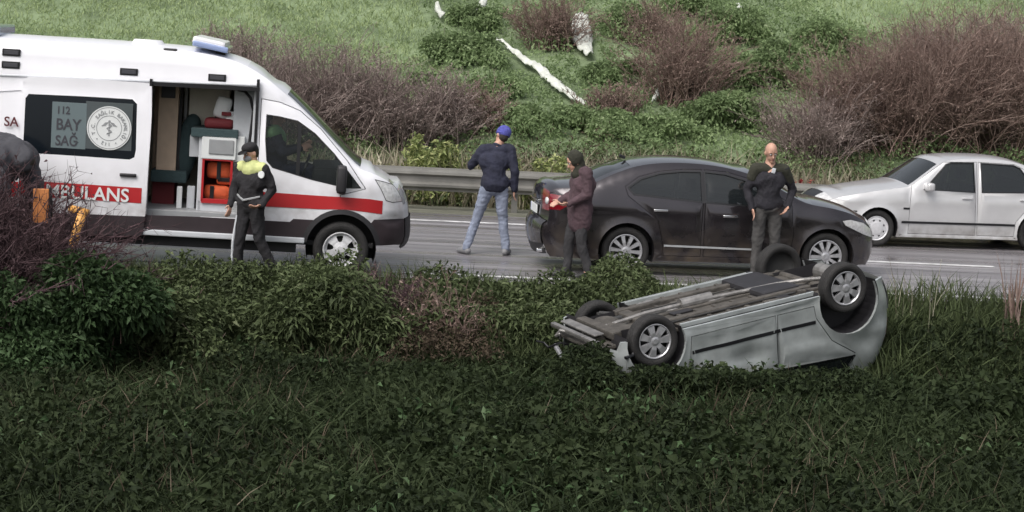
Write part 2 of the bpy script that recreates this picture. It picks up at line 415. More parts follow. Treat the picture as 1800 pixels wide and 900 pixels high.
def make_wheel(root, c, r, wid, style, sg, nsp=5, tyre_mat=None, rim_mat=None, rot=0.3):
    """c: hub centre; outer face towards sg*y"""
    bm = bmesh.new(); h = wid / 2; rr = r * {'steel': .62, 'multi': .68, 'cap': .64, 'seven': .66}[style]
    prof = [(rr, -h * .75), (r * .86, -h * .98), (r * .955, -h * .86), (r * .985, -h * .62)]
    for g in (-.45, -.15, .15, .45):
        prof += [(r, h * (g - .1)), (r, h * (g + .1)), (r * .975, h * (g + .12)), (r * .975, h * (g + .18))]
    prof = prof[:-2] + [(r * .985, h * .62), (r * .955, h * .86), (r * .86, h * .98), (rr, h * .75)]
    lathe(bm, prof, n=44, closed=True)
    w = bmo('wheel', bm, tyre_mat or M['rubber'], root, True); w.location = c; w.rotation_euler = (0, rot, 0)
    rm = rim_mat or M['alloy']
    # back dish, dark
    bm = bmesh.new(); lathe(bm, [(rr + .004, -h * .7), (rr * .98, -h * .3), (rr * .3, -h * .1), (.001, -h * .1)] if sg > 0 else [(rr + .004, h * .7), (rr * .98, h * .3), (rr * .3, h * .1), (.001, h * .1)], n=28)
    d = bmo('brake_drum', bm, M['hub'], w, True)
    bm = bmesh.new(); f = sg * h
    lathe(bm, [(rr, f * .74), (rr * 1.03, f * .84), (rr * .99, f * .86), (rr * .92, f * .72), (rr * .90, f * .35)], n=44)
    if style == 'steel':      # dished disc with round openings between wide flat spokes
        for i in range(nsp):
            a = 2 * math.pi * i / nsp; q = Matrix.Rotation(-a, 3, 'Y')
            v = [(.10 * rr / .2, -.36 * rr), (.93 * rr, -.42 * rr), (.93 * rr, .42 * rr), (.10 * rr / .2, .36 * rr)]
            vs0 = [bm.verts.new(q @ Vector((x * (1 if x < .6 * rr else 1), f * (.62 if x < .6 * rr else .45), z))) for x, z in [(.15 * rr, -.2 * rr), (.55 * rr, -.22 * rr), (.93 * rr, -.36 * rr), (.95 * rr, 0), (.93 * rr, .36 * rr), (.55 * rr, .22 * rr), (.15 * rr, .2 * rr)]]
            bm.faces.new(vs0)
        lathe(bm, [(.93 * rr, f * .5), (.80 * rr, f * .47), (.78 * rr, f * .3)], n=40)
        lathe(bm, [(.45 * rr, f * .45), (.42 * rr, f * .72), (.26 * rr, f * .78), (.22 * rr, f * .95), (.001, f * .97)], n=24)
    elif style == 'cap':      # flat wheel cover with narrow slots
        lathe(bm, [(.92 * rr, f * .72), (.80 * rr, f * .80), (.74 * rr, f * .8)], n=40)
        lathe(bm, [(.62 * rr, f * .84), (.45 * rr, f * .93), (.2 * rr, f * .96), (.001, f * .97)], n=40)
        for i in range(nsp):
            a = 2 * math.pi * i / nsp; q = Matrix.Rotation(-a, 3, 'Y'); hw = math.pi / nsp * .70
            vs0 = [bm.verts.new(Vector((math.cos(a + k * hw) * r_, f * y_, math.sin(a + k * hw) * r_))) for r_, y_, k in ((.60 * rr, .84, -1), (.77 * rr, .80, -1), (.77 * rr, .80, 1), (.60 * rr, .84, 1))]
            bm.faces.new(vs0)
    else:
        hw0, hw1 = (.085, .12) if style == 'multi' else (.15, .23)
        for i in range(nsp):
            a = 2 * math.pi * i / nsp; q = Matrix.Rotation(-a, 3, 'Y')
            ys = (.80, .62, .70)
            def P(x, z, yy): return bm.verts.new(q @ Vector((x * rr, f * yy, z * rr)))
            A_ = [P(.12, -hw0, .78), P(.5, -hw0 * 1.0, .86), P(.93, -hw1, .76)]; B_ = [P(.12, hw0, .78), P(.5, hw0, .86), P(.93, hw1, .76)]
            A2 = [P(.12, -hw0 * 1.2, .5), P(.5, -hw0 * 1.2, .5), P(.93, -hw1 * 1.1, .4)]; B2 = [P(.12, hw0 * 1.2, .5), P(.5, hw0 * 1.2, .5), P(.93, hw1 * 1.1, .4)]
            for k in (0, 1):
                bm.faces.new((A_[k], A_[k + 1], B_[k + 1], B_[k])); bm.faces.new((A_[k], A2[k], A2[k + 1], A_[k + 1])); bm.faces.new((B_[k + 1], B2[k + 1], B2[k], B_[k]))
        lathe(bm, [(.27 * rr, f * .5), (.26 * rr, f * .84), (.15 * rr, f * .92), (.001, f * .92)], n=20)
    bmo('rim', bm, rm, w, False)
    return w
def Wfun(w0, xf, xr, zb, tumble, kf=.22, rf=.9, kr=.16, rr=.7, belly=.05, zm=.55, crease=None, tcurve=.0):
    def f(x, z):
        w = np.full_like(x, w0)
        w = w - kf * np.clip(1 - (xf - x) / rf, 0, 1) ** 2.6 - kr * np.clip(1 - (x - xr) / rr, 0, 1) ** 2.6
        up = np.clip(z - zb, 0, 9); w = w - tumble * up - tcurve * up ** 2
        w = w - belly * np.clip((zm - z) / zm, 0, 1) ** 2 - .02 * np.clip((z - zm) / max(.05, zb - zm), 0, 1) ** 2
        if crease: w = w + crease(x, z)
        return w
    return f
def seat_mesh(root, x, y, z=.32, m=None, h=.62):
    bm = bmesh.new(); box(bm, (x, y, z + .1), (.5, .5, .16), None, .05)
    box(bm, (x - .26, y, z + .1 + h / 2), (.14, .48, h), Matrix.Rotation(R(-12), 3, 'Y'), .05)
    box(bm, (x - .34, y, z + .22 + h), (.09, .26, .18), None, .03)
    return bmo('seat', bm, m or M['interior'], root, False)
def floor_pan(root, xf, xr, z, w, m=None):
    bm = bmesh.new(); box(bm, ((xf + xr) / 2, 0, z), (xf - xr, 2 * w, .06), None, .01)
    return bmo('floor_pan', bm, m or M['interior'], root)
def mirror_part(root, p, sg, m, glass=True, s=(.10, .20, .14)):
    bm = bmesh.new(); box(bm, (p[0], p[1] + sg * .12, p[2]), s, None, .035); box(bm, (p[0], p[1] + sg * .02, p[2] - .03), (.05, .12, .04), None, .01)
    o = bmo('wing_mirror', bm, m, root, True)
    bm = bmesh.new(); box(bm, (p[0] - s[0] / 2 - .002, p[1] + sg * .12, p[2]), (.006, s[1] * .8, s[2] * .75))
    bmo('mirror_glass', bm, M['chrome'], o)
    return o
def handle(root, p, sg, m, L=.17):
    bm = bmesh.new(); box(bm, (p[0], p[1] + sg * .022, p[2]), (L, .022, .030), None, .009)
    for k in (-1, 1): box(bm, (p[0] + k * L * .38, p[1] + sg * .008, p[2]), (.03, .02, .022))
    return bmo('door_handle', bm, m, root, True)
def ribbon(root, name, shell, line_lo, line_hi, m, sg, off, n=40, label=None, th=.003):
    """band lying on the side between two height functions given as point lists (x increasing)"""
    lo = np.array(sorted(line_lo)); hi = np.array(sorted(line_hi)); xa = max(lo[0, 0], hi[0, 0]); xb = min(lo[-1, 0], hi[-1, 0])
    xs = np.linspace(xa, xb, n); zl = np.interp(xs, lo[:, 0], lo[:, 1]); zh = np.interp(xs, hi[:, 0], hi[:, 1]); K = 4
    vv = []; ff = []
    for i in range(n):
        for k in range(K + 1):
            z = zl[i] + (zh[i] - zl[i]) * k / K; vv.append((xs[i], sg * (float(shell.W(xs[i], z)[0]) + off), z))
    for i in range(n - 1):
        for k in range(K):
            a = i * (K + 1) + k; ff.append((a, a + 1, a + K + 2, a + K + 1))
    return pyd(name, vv, ff, m, root, True, label)
def place(root, local, world, rot):
    """put root so that the local point sits on the world point, turned by rot (angle about Z or a 3x3 matrix)"""
    m = Matrix.Rotation(rot, 3, 'Z') if not isinstance(rot, Matrix) else rot
    root.matrix_world = Matrix.Translation(Vector(world) - m @ Vector(local)) @ m.to_4x4()
# ------------------------------------------------------------------ AMBULANCE (origin: front axle on the ground, x forward)
def build_ambulance():
    root = thing('ambulance', 'white high-roof ambulance van with red side band and its sliding door open', 'ambulance')
    A = lambda px, py: ((px - 596) / 139.5, (488 + (px - 596) * .05 - py) / 140)
    up = [(.72, .40), (.77, .44), (.79, .54), (.78, .70), (.76, .88), (.71, 1.03), (.60, 1.17), (.38, 1.29), (.18, 1.36), (-.05, 1.56), (-.40, 1.89),
          (-.76, 2.20), (-1.10, 2.44), (-1.42, 2.575), (-1.9, 2.65), (-2.62, 2.67), (-3.6, 2.67), (-4.7, 2.65), (-4.93, 2.58), (-5.0, 2.40), (-5.03, 1.4), (-5.02, .5), (-4.95, .36)]
    W = Wfun(1.0, .79, -5.03, 1.25, .055, kf=.30, rf=.75, kr=.05, rr=.2, belly=.04, zm=.6, tcurve=.03,
             crease=lambda x, z: .012 * np.exp(-((z - 2.30) / .05) ** 2) - .012 * np.exp(-((z - 2.12) / .03) ** 2))
    sh = Shell(up, [(0, .36, .43), (-3.75, .36, .43)], .42, W, round_d=.14, round_a=.09, flare=.01)
    win = [A(*p) for p in [(459, 209), (480, 212), (511, 219), (541, 240), (575, 274), (606, 311), (622, 331), (600, 331), (540, 317), (473, 297), (463, 286), (459, 250)]]
    door = [A(*p) for p in [(447, 180), (480, 186), (514, 200), (552, 232), (600, 286), (634, 334), (591, 345), (588, 378), (548, 412), (447, 414)]]
    hole = [A(*p) for p in [(264, 158), (441, 167), (443, 386), (264, 381)]]
    head = [A(*p) for p in [(650, 319), (664, 323), (692, 333), (699, 340), (699, 358), (682, 358), (670, 354), (661, 336)]]
    clad1 = [(-5.2, .42), (.9, .42), (.9, .74), (.39, .74), (.36, .70), (-.60, .70), (-.64, .66), (-5.2, .66)]
    arch = [(.0 + .49 * math.cos(a), .36 + .49 * math.sin(a)) for a in np.linspace(0, math.pi, 20)] + [(-.49, .42), (.49, .42)]
    recess = [A(*p) for p in [(8, 174), (46, 171), (50, 176), (50, 290), (46, 296), (6, 294), (2, 288), (2, 180)]]
    regs = [dict(name=None, poly=hole, mat=M['trim'], only=-1),
            dict(name='side_window', poly=win, mat=M['glass'], dy=-.012, trim=.012),
            dict(name='headlight', poly=head, mat=M['clearlens'], dy=.006, trim=.008),
            dict(name='wheel_arch_cladding', poly=arch, mat=M['black'], dy=.012),
            dict(name='lower_cladding', poly=clad1, mat=M['maroonblack'], dy=.008),
            dict(name='front_door', poly=door, mat=M['white'], gap=.009),
            dict(name='recessed_panel', poly=recess, mat=M['white'], dy=-.012)]
    sh.sides(root, regs, M['white'], .08)
    def cls(x, z, t):
        a = abs(t)
        if .20 > x > -.72 and z > 1.37: return ('windscreen', M['glass'], -.004) if a < .88 else None
        if x > .5 and z < .74: return ('front_bumper', M['black'], .012)
        if x > .5 and z < 1.06 and a < .55: return ('grille', M['trim'], -.006)
        if x > .55 and .9 < z < 1.2 and a > .62: return ('headlight', M['clearlens'], .004, 1)
        if z > 2.52: return ('roof', M['whiteroof'], 0)
    sh.strip(root, cls, M['white'], lambda x, z: .09 if x > .6 else (.07 if (x > -.9 and z > 1.3) else (.05 if z > 2.4 else .03)), 'bonnet_and_rear')
    sh.liners(root, .5)
    floor_pan(root, .4, -4.9, .40, .86)
    # sliding door, slid back along the side
    sd_ = Shell(up, [], .42, lambda x, z: W(x, z) + .055, round_d=.14, round_a=.09)
    sd_.out = smooth_line([A(*p) for p in [(51, 154), (60, 148), (250, 156), (263, 162), (264, 300), (260, 412), (250, 416), (52, 408), (50, 395), (50, 170)]], 3, True)
    w2 = [A(*p) for p in [(55, 184), (60, 177), (150, 180), (232, 184), (240, 192), (242, 270), (240, 282), (232, 286), (150, 281), (62, 276), (55, 270)]]
    low = [A(*p) for p in [(30, 374), (300, 384), (300, 430), (30, 430)]]
    n0 = set(root.children)
    sd_.sides(root, [dict(name='side_window', poly=w2, mat=M['glassblack'], dy=-.006), dict(name='lower_cladding', poly=low, mat=M['maroonblack'], dy=.004)], M['white'], .08, 'sliding_door', signs=(-1,), body_label='open sliding door pushed back along the side')
    new = [c for c in root.children if c not in n0]; dr = [c for c in new if c.name.startswith('sliding_door')][0]
    for c in new:
        if c is not dr: c.parent = dr
    Wd = lambda px, py, off=.004: (A(px, py)[0], -(float(sd_.W(*A(px, py))[0]) + off), A(px, py)[1])
    Wb = lambda px, py, off=.004: (A(px, py)[0], -(float(sh.W(*A(px, py))[0]) + off), A(px, py)[1])
    # red band on door, lettering, stickers
    tilt = R(-2.2)
    ribbon(dr, 'red_band', sd_, [A(52, 348), A(255, 360)], [A(52, 322), A(255, 334)], M['red'], -1, .004)
    text_mesh('lettering', 'AMBULANS', .225, M['badge'], dr, Wd(74, 349, .012), (R(90), R(.3), 0), .002, 1.0)
    bm = bmesh.new(); box(bm, (0, 0, 0), (.41, .006, .58), None, .002)
    st = bmo('window_sticker', bm, M['decal'], dr); st.location = Wd(129, 231, .010)
    for i, (s_, sz, dx) in enumerate((('112', .13, -.12), ('BAY', .19, -.12), ('SAĞ', .17, -.12))):
        text_mesh('lettering', s_, sz, M['ink'], dr, (st.location.x - .155, st.location.y - .006, st.location.z + .15 - i * .19), (R(90), 0, 0), .001, .85)
    bm = bmesh.new(); box(bm, (0, 0, 0), (.56, .006, .62), None, .002)
    st2 = bmo('window_sticker', bm, M['decal_d'], dr); st2.location = Wd(195, 233, .010)
    c = Wd(196, 233, .018); bm = bmesh.new(); cyl(bm, (c[0], c[1], c[2]), (c[0], c[1] - .006, c[2]), .265, .265, 48)
    bmo('round_badge', bm, M['badge'], dr)
    bm = bmesh.new()
    for rr_ in (.245, .145):
        lathe(bm, [(rr_, -.008), (rr_ + .008, -.008)], n=48, c=c)
    # staff with wings and a coiled snake
    y = c[1] - .009; box(bm, (c[0], y, c[2] - .01), (.016, .003, .17)); ball(bm, (c[0], y, c[2] + .085), (.014, .004, .014))
    for k in (-1, 1):
        for i in range(4): box(bm, (c[0] + k * (.03 + .012 * i), y, c[2] + .066 - .012 * i), (.05, .003, .009), Matrix.Rotation(R(12 * k), 3, 'Y'))
    pts = [Vector((c[0] + .026 * math.sin(a * 1.0), y, c[2] + .05 - .011 * a)) for a in np.linspace(0, 11, 26)]
    tube(bm, pts, .0055, 6)
    bmo('emblem', bm, M['grey'], dr)
    ring = 'T.C. SAĞLIK BAKANLIĞI • 112 • '
    for i, ch in enumerate(ring):
        if ch == ' ': continue
        a = R(200) - i * 2 * math.pi / len(ring)
        text_mesh('lettering', ch, .058, M['grey'], dr, (c[0] + .175 * math.cos(a), c[1] - .010, c[2] + .175 * math.sin(a)), (R(90), -(a - math.pi / 2), 0), .001, 1, True, 'CENTER')
    text_mesh('lettering', 'SA', .16, M['inkred'], root, Wb(21, 231, .02), (R(90), 0, 0), .002, .95)
    bm = bmesh.new(); box(bm, (0, 0, 0), (.20, .03, .04), None, .012); h_ = bmo('door_handle', bm, M['black'], dr, True); h_.location = Wd(231, 312, .02)
    # band on the body behind and in front
    ribbon(root, 'red_band', sh, [A(-60, 346), A(50, 352)], [A(-60, 320), A(50, 326)], M['red'], -1, .004)
    ribbon(root, 'red_band', sh, [A(448, 364), A(560, 369), A(600, 369), A(640, 374), A(671, 379)], [A(448, 339), A(560, 346), A(600, 348), A(640, 351), A(664, 355)], M['red'], -1, .005)
    ribbon(root, 'red_band', sh, [A(-60, 346), A(560, 369), A(600, 369), A(671, 379)], [A(-60, 320), A(600, 348), A(664, 355)], M['red'], 1, .005)
    handle(root, (A(462, 322)[0], -float(sh.W(*A(462, 322))[0]), A(462, 322)[1]), -1, M['black'], .2)
    # running board and gutter
    bm = bmesh.new(); box(bm, (-1.95, -.94, .44), (3.0, .20, .07), None, .015); bmo('side_step', bm, M['lightgrey'], root)
    bm = bmesh.new(); box(bm, (-2.0, -.86, .33), (2.9, .05, .12), None, .01); bmo('sill', bm, M['black'], root)
    for p, q in (((0, 160), (243, 158)),):
        pass
    for side in (-1, 1):
        pts = [(x, side * (float(sh.W(x, z)[0]) + .006), z) for x, z in [A(px, 146 + (px) * .028) for px in range(-80, 441, 40)]]
        bm = bmesh.new(); tube(bm, pts, .012, 6); bmo('roof_gutter', bm, M['lightgrey'], root)
    # dark upper frame of opening
    bm = bmesh.new(); x0, x1 = hole[0][0], hole[1][0]; yo = -.93
    box(bm, ((x0 + x1) / 2, yo + .02, hole[0][1] + .01), (x1 - x0 + .04, .05, .05), Matrix.Rotation(R(-.5), 3, 'Y')); box(bm, (x1, yo, 1.55), (.035, .05, 1.65)); box(bm, (x0 - .02, yo, 1.5), (.03, .05, 1.6))
    bmo('door_frame', bm, M['trim'], root)
    # marker lights
    for px, py in ((27, 108), (27, 129), (223, 138), (371, 146)):
        p = Wb(px, py, .006); bm = bmesh.new(); box(bm, p, (.215, .03, .085), None, .008); L = bmo('side_lamp', bm, M['trim'], root)
        bm = bmesh.new(); box(bm, (p[0], p[1] - .013, p[2]), (.17, .012, .05), None, .004); bmo('lens', bm, M['ink'], L)
    # roof furniture
    bm = bmesh.new(); lathe_pts = [(.21, 0), (.20, .05), (.15, .075), (.001, .08)]
    for r_, a_ in ():
        pass
    cyl(bm, (-2.5, -.35, 2.69), (-2.5, -.35, 2.76), .22, .17, 28); bmo('roof_vent', bm, M['whiteroof'], root)
    bm = bmesh.new(); box(bm, (-2.2, -.72, 2.65), (.17, .10, .055), None, .02); bmo('roof_lamp', bm, M['black'], root)
    bm = bmesh.new(); rt = Matrix.Rotation(R(9), 3, 'Y'); box(bm, (-1.74, 0, 2.77), (.40, 1.5, .10), rt, .03); lb = bmo('light_bar', bm, M['whiteroof'], root)
    bm = bmesh.new(); box(bm, (-1.72, 0, 2.73), (.44, 1.54, .07), rt, .02); bmo('lens', bm, M['bluelens'], lb)
    bm = bmesh.new(); box(bm, (-1.60, -.5, 2.66), (.12, .1, .12)); box(bm, (-1.60, .5, 2.66), (.12, .1, .12)); bmo('bracket', bm, M['trim'], lb)
    bm = bmesh.new(); box(bm, (-4.4, 0, 2.76), (.28, 1.3, .13), None, .03); bmo('beacon', bm, M['bluelens'], root)
    # mirror
    p = Wb(588, 316, .0); o = mirror_part(root, (p[0] + .02, p[1], p[2]), -1, M['black'], s=(.12, .22, .34))
    mirror_part(root, (p[0] + .02, -p[1], p[2]), 1, M['black'], s=(.12, .22, .34))
    # window divider
    ribbon(root, 'window_divider', sh, [(-.60, A(517, 311)[1]), (-.555, A(521, 311)[1])], [(-.60, A(517, 222)[1]), (-.555, A(521, 225)[1])], M['trim'], -1, .002, 4)
    # interior
    I = lambda px, py: ((px - 596) / 138, (486 + (px - 596) * .05 - py) / 138)
    def ibox(name, x0, y0, x1, y1, ya, yb, m, bev=.01, parent=root, label=None):
        (xa, za), (xb, zb) = I(x0, y1), I(x1, y0); bm = bmesh.new()
        box(bm, ((xa + xb) / 2, (ya + yb) / 2, (za + zb) / 2), (xb - xa, abs(yb - ya), zb - za), None, bev); return bmo(name, bm, m, parent, False, label)
    ibox('inner_wall', 120, 152, 446, 384, .80, .84, M['beige']); ibox('cabin_floor', 120, 381, 446, 390, -.84, .84, M['grey'])
    ibox('bulkhead', 436, 150, 445, 384, -.80, .80, M['lightgrey'])
    ibox('inner_ceiling', 120, 140, 400, 150, -.80, .80, M['beige'])
    ibox('rear_partition', 262, 150, 270, 384, .1, .8, M['tan'])
    ibox('inner_locker', 272, 165, 306, 318, -.25, .3, M['tan']); ibox('locker_screen', 276, 168, 300, 187, -.275, -.24, M['ink'])
    ibox('grab_rail', 307, 160, 312, 330, -.2, -.16, M['interior'], .004); ibox('curtain_track', 314, 160, 319, 330, .0, .05, M['grey'], .004)
    ibox('side_panel', 402, 162, 438, 384, -.55, -.10, M['lightgrey'])
    cab = ibox('cabinet', 348, 362, 420, 386, -.66, -.05, M['lightgrey']); 
    ibox('cabinet_wall', 347, 250, 355, 386, -.66, -.05, M['lightgrey'], parent=cab); ibox('cabinet_wall', 404, 250, 424, 386, -.66, -.05, M['badge'], parent=cab)
    ibox('cabinet_back', 352, 250, 404, 386, -.14, -.10, M['darkred'], parent=cab)
    ibox('cabinet_drawer', 352, 250, 410, 287, -.70, -.15, M['badge'], parent=cab); ibox('drawer_window', 364, 256, 406, 279, -.715, -.69, M['grey'], parent=cab)
    ibox('cabinet_top', 333, 239, 412, 250, -.70, .1, M['teal'], parent=cab); ibox('cabinet_side', 330, 250, 350, 286, -.5, .1, M['lightgrey'], parent=cab)
    ibox('niche_rim', 355, 285, 406, 290, -.69, -.62, M['red'], .003, parent=cab); ibox('niche_rim', 355, 358, 406, 363, -.69, -.62, M['red'], .003, parent=cab)
    ibox('niche_rim', 354, 288, 358, 360, -.69, -.62, M['red'], .003, parent=cab); ibox('niche_rim', 402, 288, 406, 360, -.69, -.62, M['red'], .003, parent=cab)
    ibox('bench_seat', 264, 314, 326, 332, -.3, .5, M['teal'], .03); ibox('bench_base', 266, 334, 304, 380, -.1, .5, M['darkred'], .01)
    ibox('support_leg', 312, 338, 321, 384, -.5, -.44, M['badge'], .01); ibox('support_leg', 329, 338, 342, 384, -.45, -.36, M['lightgrey'], .01)
    bm = bmesh.new(); pts = [Vector((I(px, py)[0], -.72, I(px, py)[1])) for px, py in ((408, 170), (420, 172), (430, 183), (436, 205), (434, 235), (431, 268), (430, 300))]
    tube(bm, pts, .018, 8); bmo('hanging_hose', bm, M['trim'], root)
    ibox('wall_cupboard', 322, 166, 392, 240, .0, .5, M['beige'])
    for y in (-.45, .45): seat_mesh(root, -1.0, y, .55, M['interior'], .7)
    bm = bmesh.new(); box(bm, (-.15, 0, 1.15), (.5, 1.6, .35), None, .08); bmo('dashboard', bm, M['interior'], root)
    bm = bmesh.new(); tube(bm, [Vector((-.5 + .12 * math.sin(a) * .5, -.45 + .19 * math.cos(a), 1.27 + .19 * math.sin(a))) for a in np.linspace(0, 2 * math.pi, 20)], .014, 6); bmo('steering_wheel', bm, M['trim'], root)
    for x in (0, -3.75):
        for sg in (-1, 1): make_wheel(root, (x, sg * .885, .345 + .022 * x), .345, .235, 'steel', sg, 5, rim_mat=M['rimwhite'], rot=.2 + x)
    # loose things carried inside
    items = []
    def carried(name, label, cat, parts):
        t = thing(name, label, cat); items.append(t)
        for nm, fn, m, sm in parts:
            bm = bmesh.new(); fn(bm); bmo(nm, bm, m, t, sm)
    def P3(px, py, y): return (I(px, py)[0], y, I(px, py)[1])
    carried('rescue_bag', 'orange rescue bag on the upper shelf of the red framed niche', 'bag', [
        ('bag_body', lambda b: box(b, P3(382, 309, -.42), (.30, .30, .21), None, .06), M['orange'], True), ('strap', lambda b: box(b, P3(382, 309, -.575), (.05, .01, .22), None, .003), M['trim'], False)])
    carried('rescue_bag', 'orange rescue bag at the bottom of the red framed niche', 'bag', [
        ('bag_body', lambda b: box(b, P3(380, 347, -.42), (.32, .32, .17), None, .06), M['orange'], True), ('strap', lambda b: box(b, P3(372, 347, -.585), (.05, .01, .17), None, .003), M['trim'], False)])
    carried('rescue_bag', 'small orange pouch wedged between the two bigger bags of the niche', 'bag', [
        ('bag_body', lambda b: box(b, P3(391, 327, -.45), (.18, .2, .10), None, .04), M['orange'], True), ('flap', lambda b: box(b, P3(391, 325, -.555), (.15, .012, .05), None, .004), M['trim'], False)])
    carried('medical_bag', 'dark red bag lying on the cabinet top inside the ambulance', 'bag', [
        ('bag_body', lambda b: box(b, P3(378, 229, -.4), (.36, .34, .13), None, .05), M['darkred'], True), ('carry_handle', lambda b: tube(b, [Vector(P3(368, 224, -.4)), Vector(P3(372, 217, -.4)), Vector(P3(384, 217, -.4)), Vector(P3(388, 224, -.4))], .012, 6), M['trim'], False)])
    carried('folded_blanket', 'cream and white bundle standing on the dark red bag', 'blanket', [
        ('cloth', lambda b: (box(b, P3(383, 202, -.4), (.20, .24, .27), Matrix.Rotation(R(14), 3, 'Y'), .06), box(b, P3(397, 218, -.42), (.14, .2, .14), None, .05)), M['badge'], True),
        ('band', lambda b: (box(b, P3(390, 212, -.55), (.12, .02, .05), None, .01),), M['darkred'], False)])
    carried('hanging_jacket', 'dark teal jacket hanging beside the grey cabinet in the ambulance', 'jacket', [
        ('jacket_body', lambda b: (ball(b, P3(322, 275, -.1), (.15, .12, .42), Matrix.Rotation(R(8), 3, 'Y')), ball(b, P3(331, 232, -.1), (.10, .10, .12))), M['teal'], True),
        ('sleeve', lambda b: cyl(b, P3(326, 240, -.16), P3(305, 318, -.14), .06, .05, 10), M['teal'], True)])
    P = gat(596, 488); P = Vector((0, 0, CAMZ)) + ray(596, 488) * ((0 - CAMZ) / ray(596, 488).z)
    place(root, (0, -.98, 0), P, Matrix.Rotation(R(6), 3, 'Z') @ Matrix.Rotation(R(1.3), 3, 'Y'))
    for t in items: t.matrix_world = root.matrix_world.copy()
    return root, P3
# ------------------------------------------------------------------ DARK SEDAN (origin: rear axle, x forward)
def build_sedan():
    root = thing('sedan', 'dark purple grey sedan parked on the road with its tail towards the walking man', 'car')
    up = [(3.36, .20), (3.42, .30), (3.44, .46), (3.42, .60), (3.35, .72), (3.12, .86), (2.80, .95), (2.40, 1.02), (2.05, 1.19), (1.72, 1.34), (1.38, 1.43), (.95, 1.475), (.5, 1.47), (.15, 1.42),
          (-.15, 1.32), (-.42, 1.20), (-.60, 1.135), (-.80, 1.11), (-.95, 1.085), (-1.0, 1.03), (-1.0, .80), (-1.02, .66), (-1.07, .60), (-1.07, .42), (-1.0, .24)]
    cr_ = lambda x, z: .016 * np.exp(-((z - .84 - (.04 - x * .03)) / .06) ** 2) - .012 * np.exp(-((z - .46) / .08) ** 2) * ((x > .4) & (x < 2.3))
    W = Wfun(.90, 3.44, -1.07, .98, .33, kf=.34, rf=.95, kr=.24, rr=.75, belly=.07, zm=.6, crease=cr_, tcurve=.25)
    sh = Shell(up, [(0, .32, .375), (2.70, .32, .375)], .20, W, round_d=.10, round_a=.05, flare=.022)
    rg = [(.02, 1.145), (.18, 1.255), (.45, 1.335), (.74, 1.368), (.98, 1.370), (.98, 1.005), (.08, 1.075)]
    fg = [(1.04, 1.370), (1.31, 1.348), (1.6, 1.272), (1.95, 1.10), (2.14, .98), (2.10, .94), (1.04, 1.0)]
    fd = [(1.03, 1.41), (1.34, 1.388), (1.66, 1.305), (2.0, 1.12), (2.2, .99), (2.24, .60), (2.2, .27), (1.03, .27)]
    rd = [(1.0, 1.41), (.74, 1.405), (.42, 1.37), (.14, 1.29), (-.04, 1.16), (.0, 1.04), (.40, .74), (.47, .48), (.50, .27), (1.0, .27)]
    hl = [(2.90, .80), (3.02, .815), (3.24, .765), (3.42, .66), (3.42, .56), (3.26, .61), (2.95, .74)]
    tl = [(-.78, 1.00), (-1.2, 1.04), (-1.2, .82), (-.88, .82), (-.80, .88)]
    bt = [(.955, 1.372), (1.065, 1.372), (1.065, .99), (.955, 1.0)]
    regs = [dict(name='side_window', poly=rg, mat=M['glassdark'], dy=-.012, trim=.022), dict(name='side_window', poly=fg, mat=M['glassdark'], dy=-.012, trim=.022), dict(name='door_pillar', poly=bt, mat=M['trim'], dy=.0),
            dict(name='headlight', poly=hl, mat=M['clearlens'], dy=.004, trim=.008), dict(name='tail_light', poly=tl, mat=M['redlens'], dy=.004),
            dict(name='front_door', poly=fd, mat=M['purple'], gap=.006), dict(name='rear_door', poly=rd, mat=M['purple'], gap=.006)]
    sh.sides(root, regs, M['purple'], .07)
    def cls(x, z, t):
        a = abs(t)
        if 2.34 > x > 1.74 and z > 1.0: return ('windscreen', M['glassdark'], -.004) if a < .88 else None
        if -.40 < x < .10 and z > 1.15: return ('rear_window', M['glassdark'], -.004) if a < .84 else None
        if x < -.93 and .80 < z < 1.04: return ('tail_light', M['redlens'], .004, 1) if a > .66 else None
        if x < -.90 and z < .66: return ('rear_bumper', M['purple'], .02) if z > .38 else ('rear_bumper_skirt', M['black'], .012)
        if x > 3.25 and .58 < z < .76 and a > .6: return ('headlight', M['clearlens'], .004, 1)
        if x > 3.25 and .32 < z < .54 and a < .6: return ('grille', M['trim'], .0)
        if x > 2.45: return ('bonnet', M['purple'], 0)
        if x > .1: return ('roof', M['purple'], 0)
        return ('boot_lid', M['purple'], 0)
    sh.strip(root, cls, M['purple'], lambda x, z: .10 if x > 3.25 else (.08 if x > 1.6 else (.05 if x > -.1 else (.07 if x > -.9 else .09))), 'body_top')
    sh.liners(root); floor_pan(root, 3.2, -.8, .22, .70)
    for x, y in ((1.45, -.38), (1.45, .38)): seat_mesh(root, x, y, .28)
    bm = bmesh.new(); box(bm, (.42, 0, .5), (.5, 1.3, .2), None, .06); box(bm, (.12, 0, .85), (.14, 1.3, .6), Matrix.Rotation(R(-15), 3, 'Y'), .05); bmo('rear_seat', bm, M['interior'], root)
    bm = bmesh.new(); box(bm, (2.15, 0, .86), (.45, 1.35, .18), None, .06); bmo('dashboard', bm, M['interior'], root)
    for sg in (-1, 1):
        handle(root, (.43, sg * float(sh.W(.43, .87)[0]), .87), sg, M['chrome'], .19); handle(root, (1.36, sg * float(sh.W(1.36, .82)[0]), .82), sg, M['chrome'], .19)
        ribbon(root, 'door_moulding', sh, [(.50, .395), (1.74, .375)], [(.50, .42), (1.74, .40)], M['grey'], sg, .008)
        mirror_part(root, (1.98, sg * .82, 1.0), sg, M['purple'])
        ribbon(root, 'sill', sh, [(.40, .20), (2.3, .20)], [(.40, .245), (2.3, .245)], M['black'], sg, .006)
    bm = bmesh.new(); box(bm, (.06, 0, 1.495), (.09, .022, .04), Matrix.Rotation(R(20), 3, 'Y'), .01); bmo('antenna', bm, M['trim'], root)
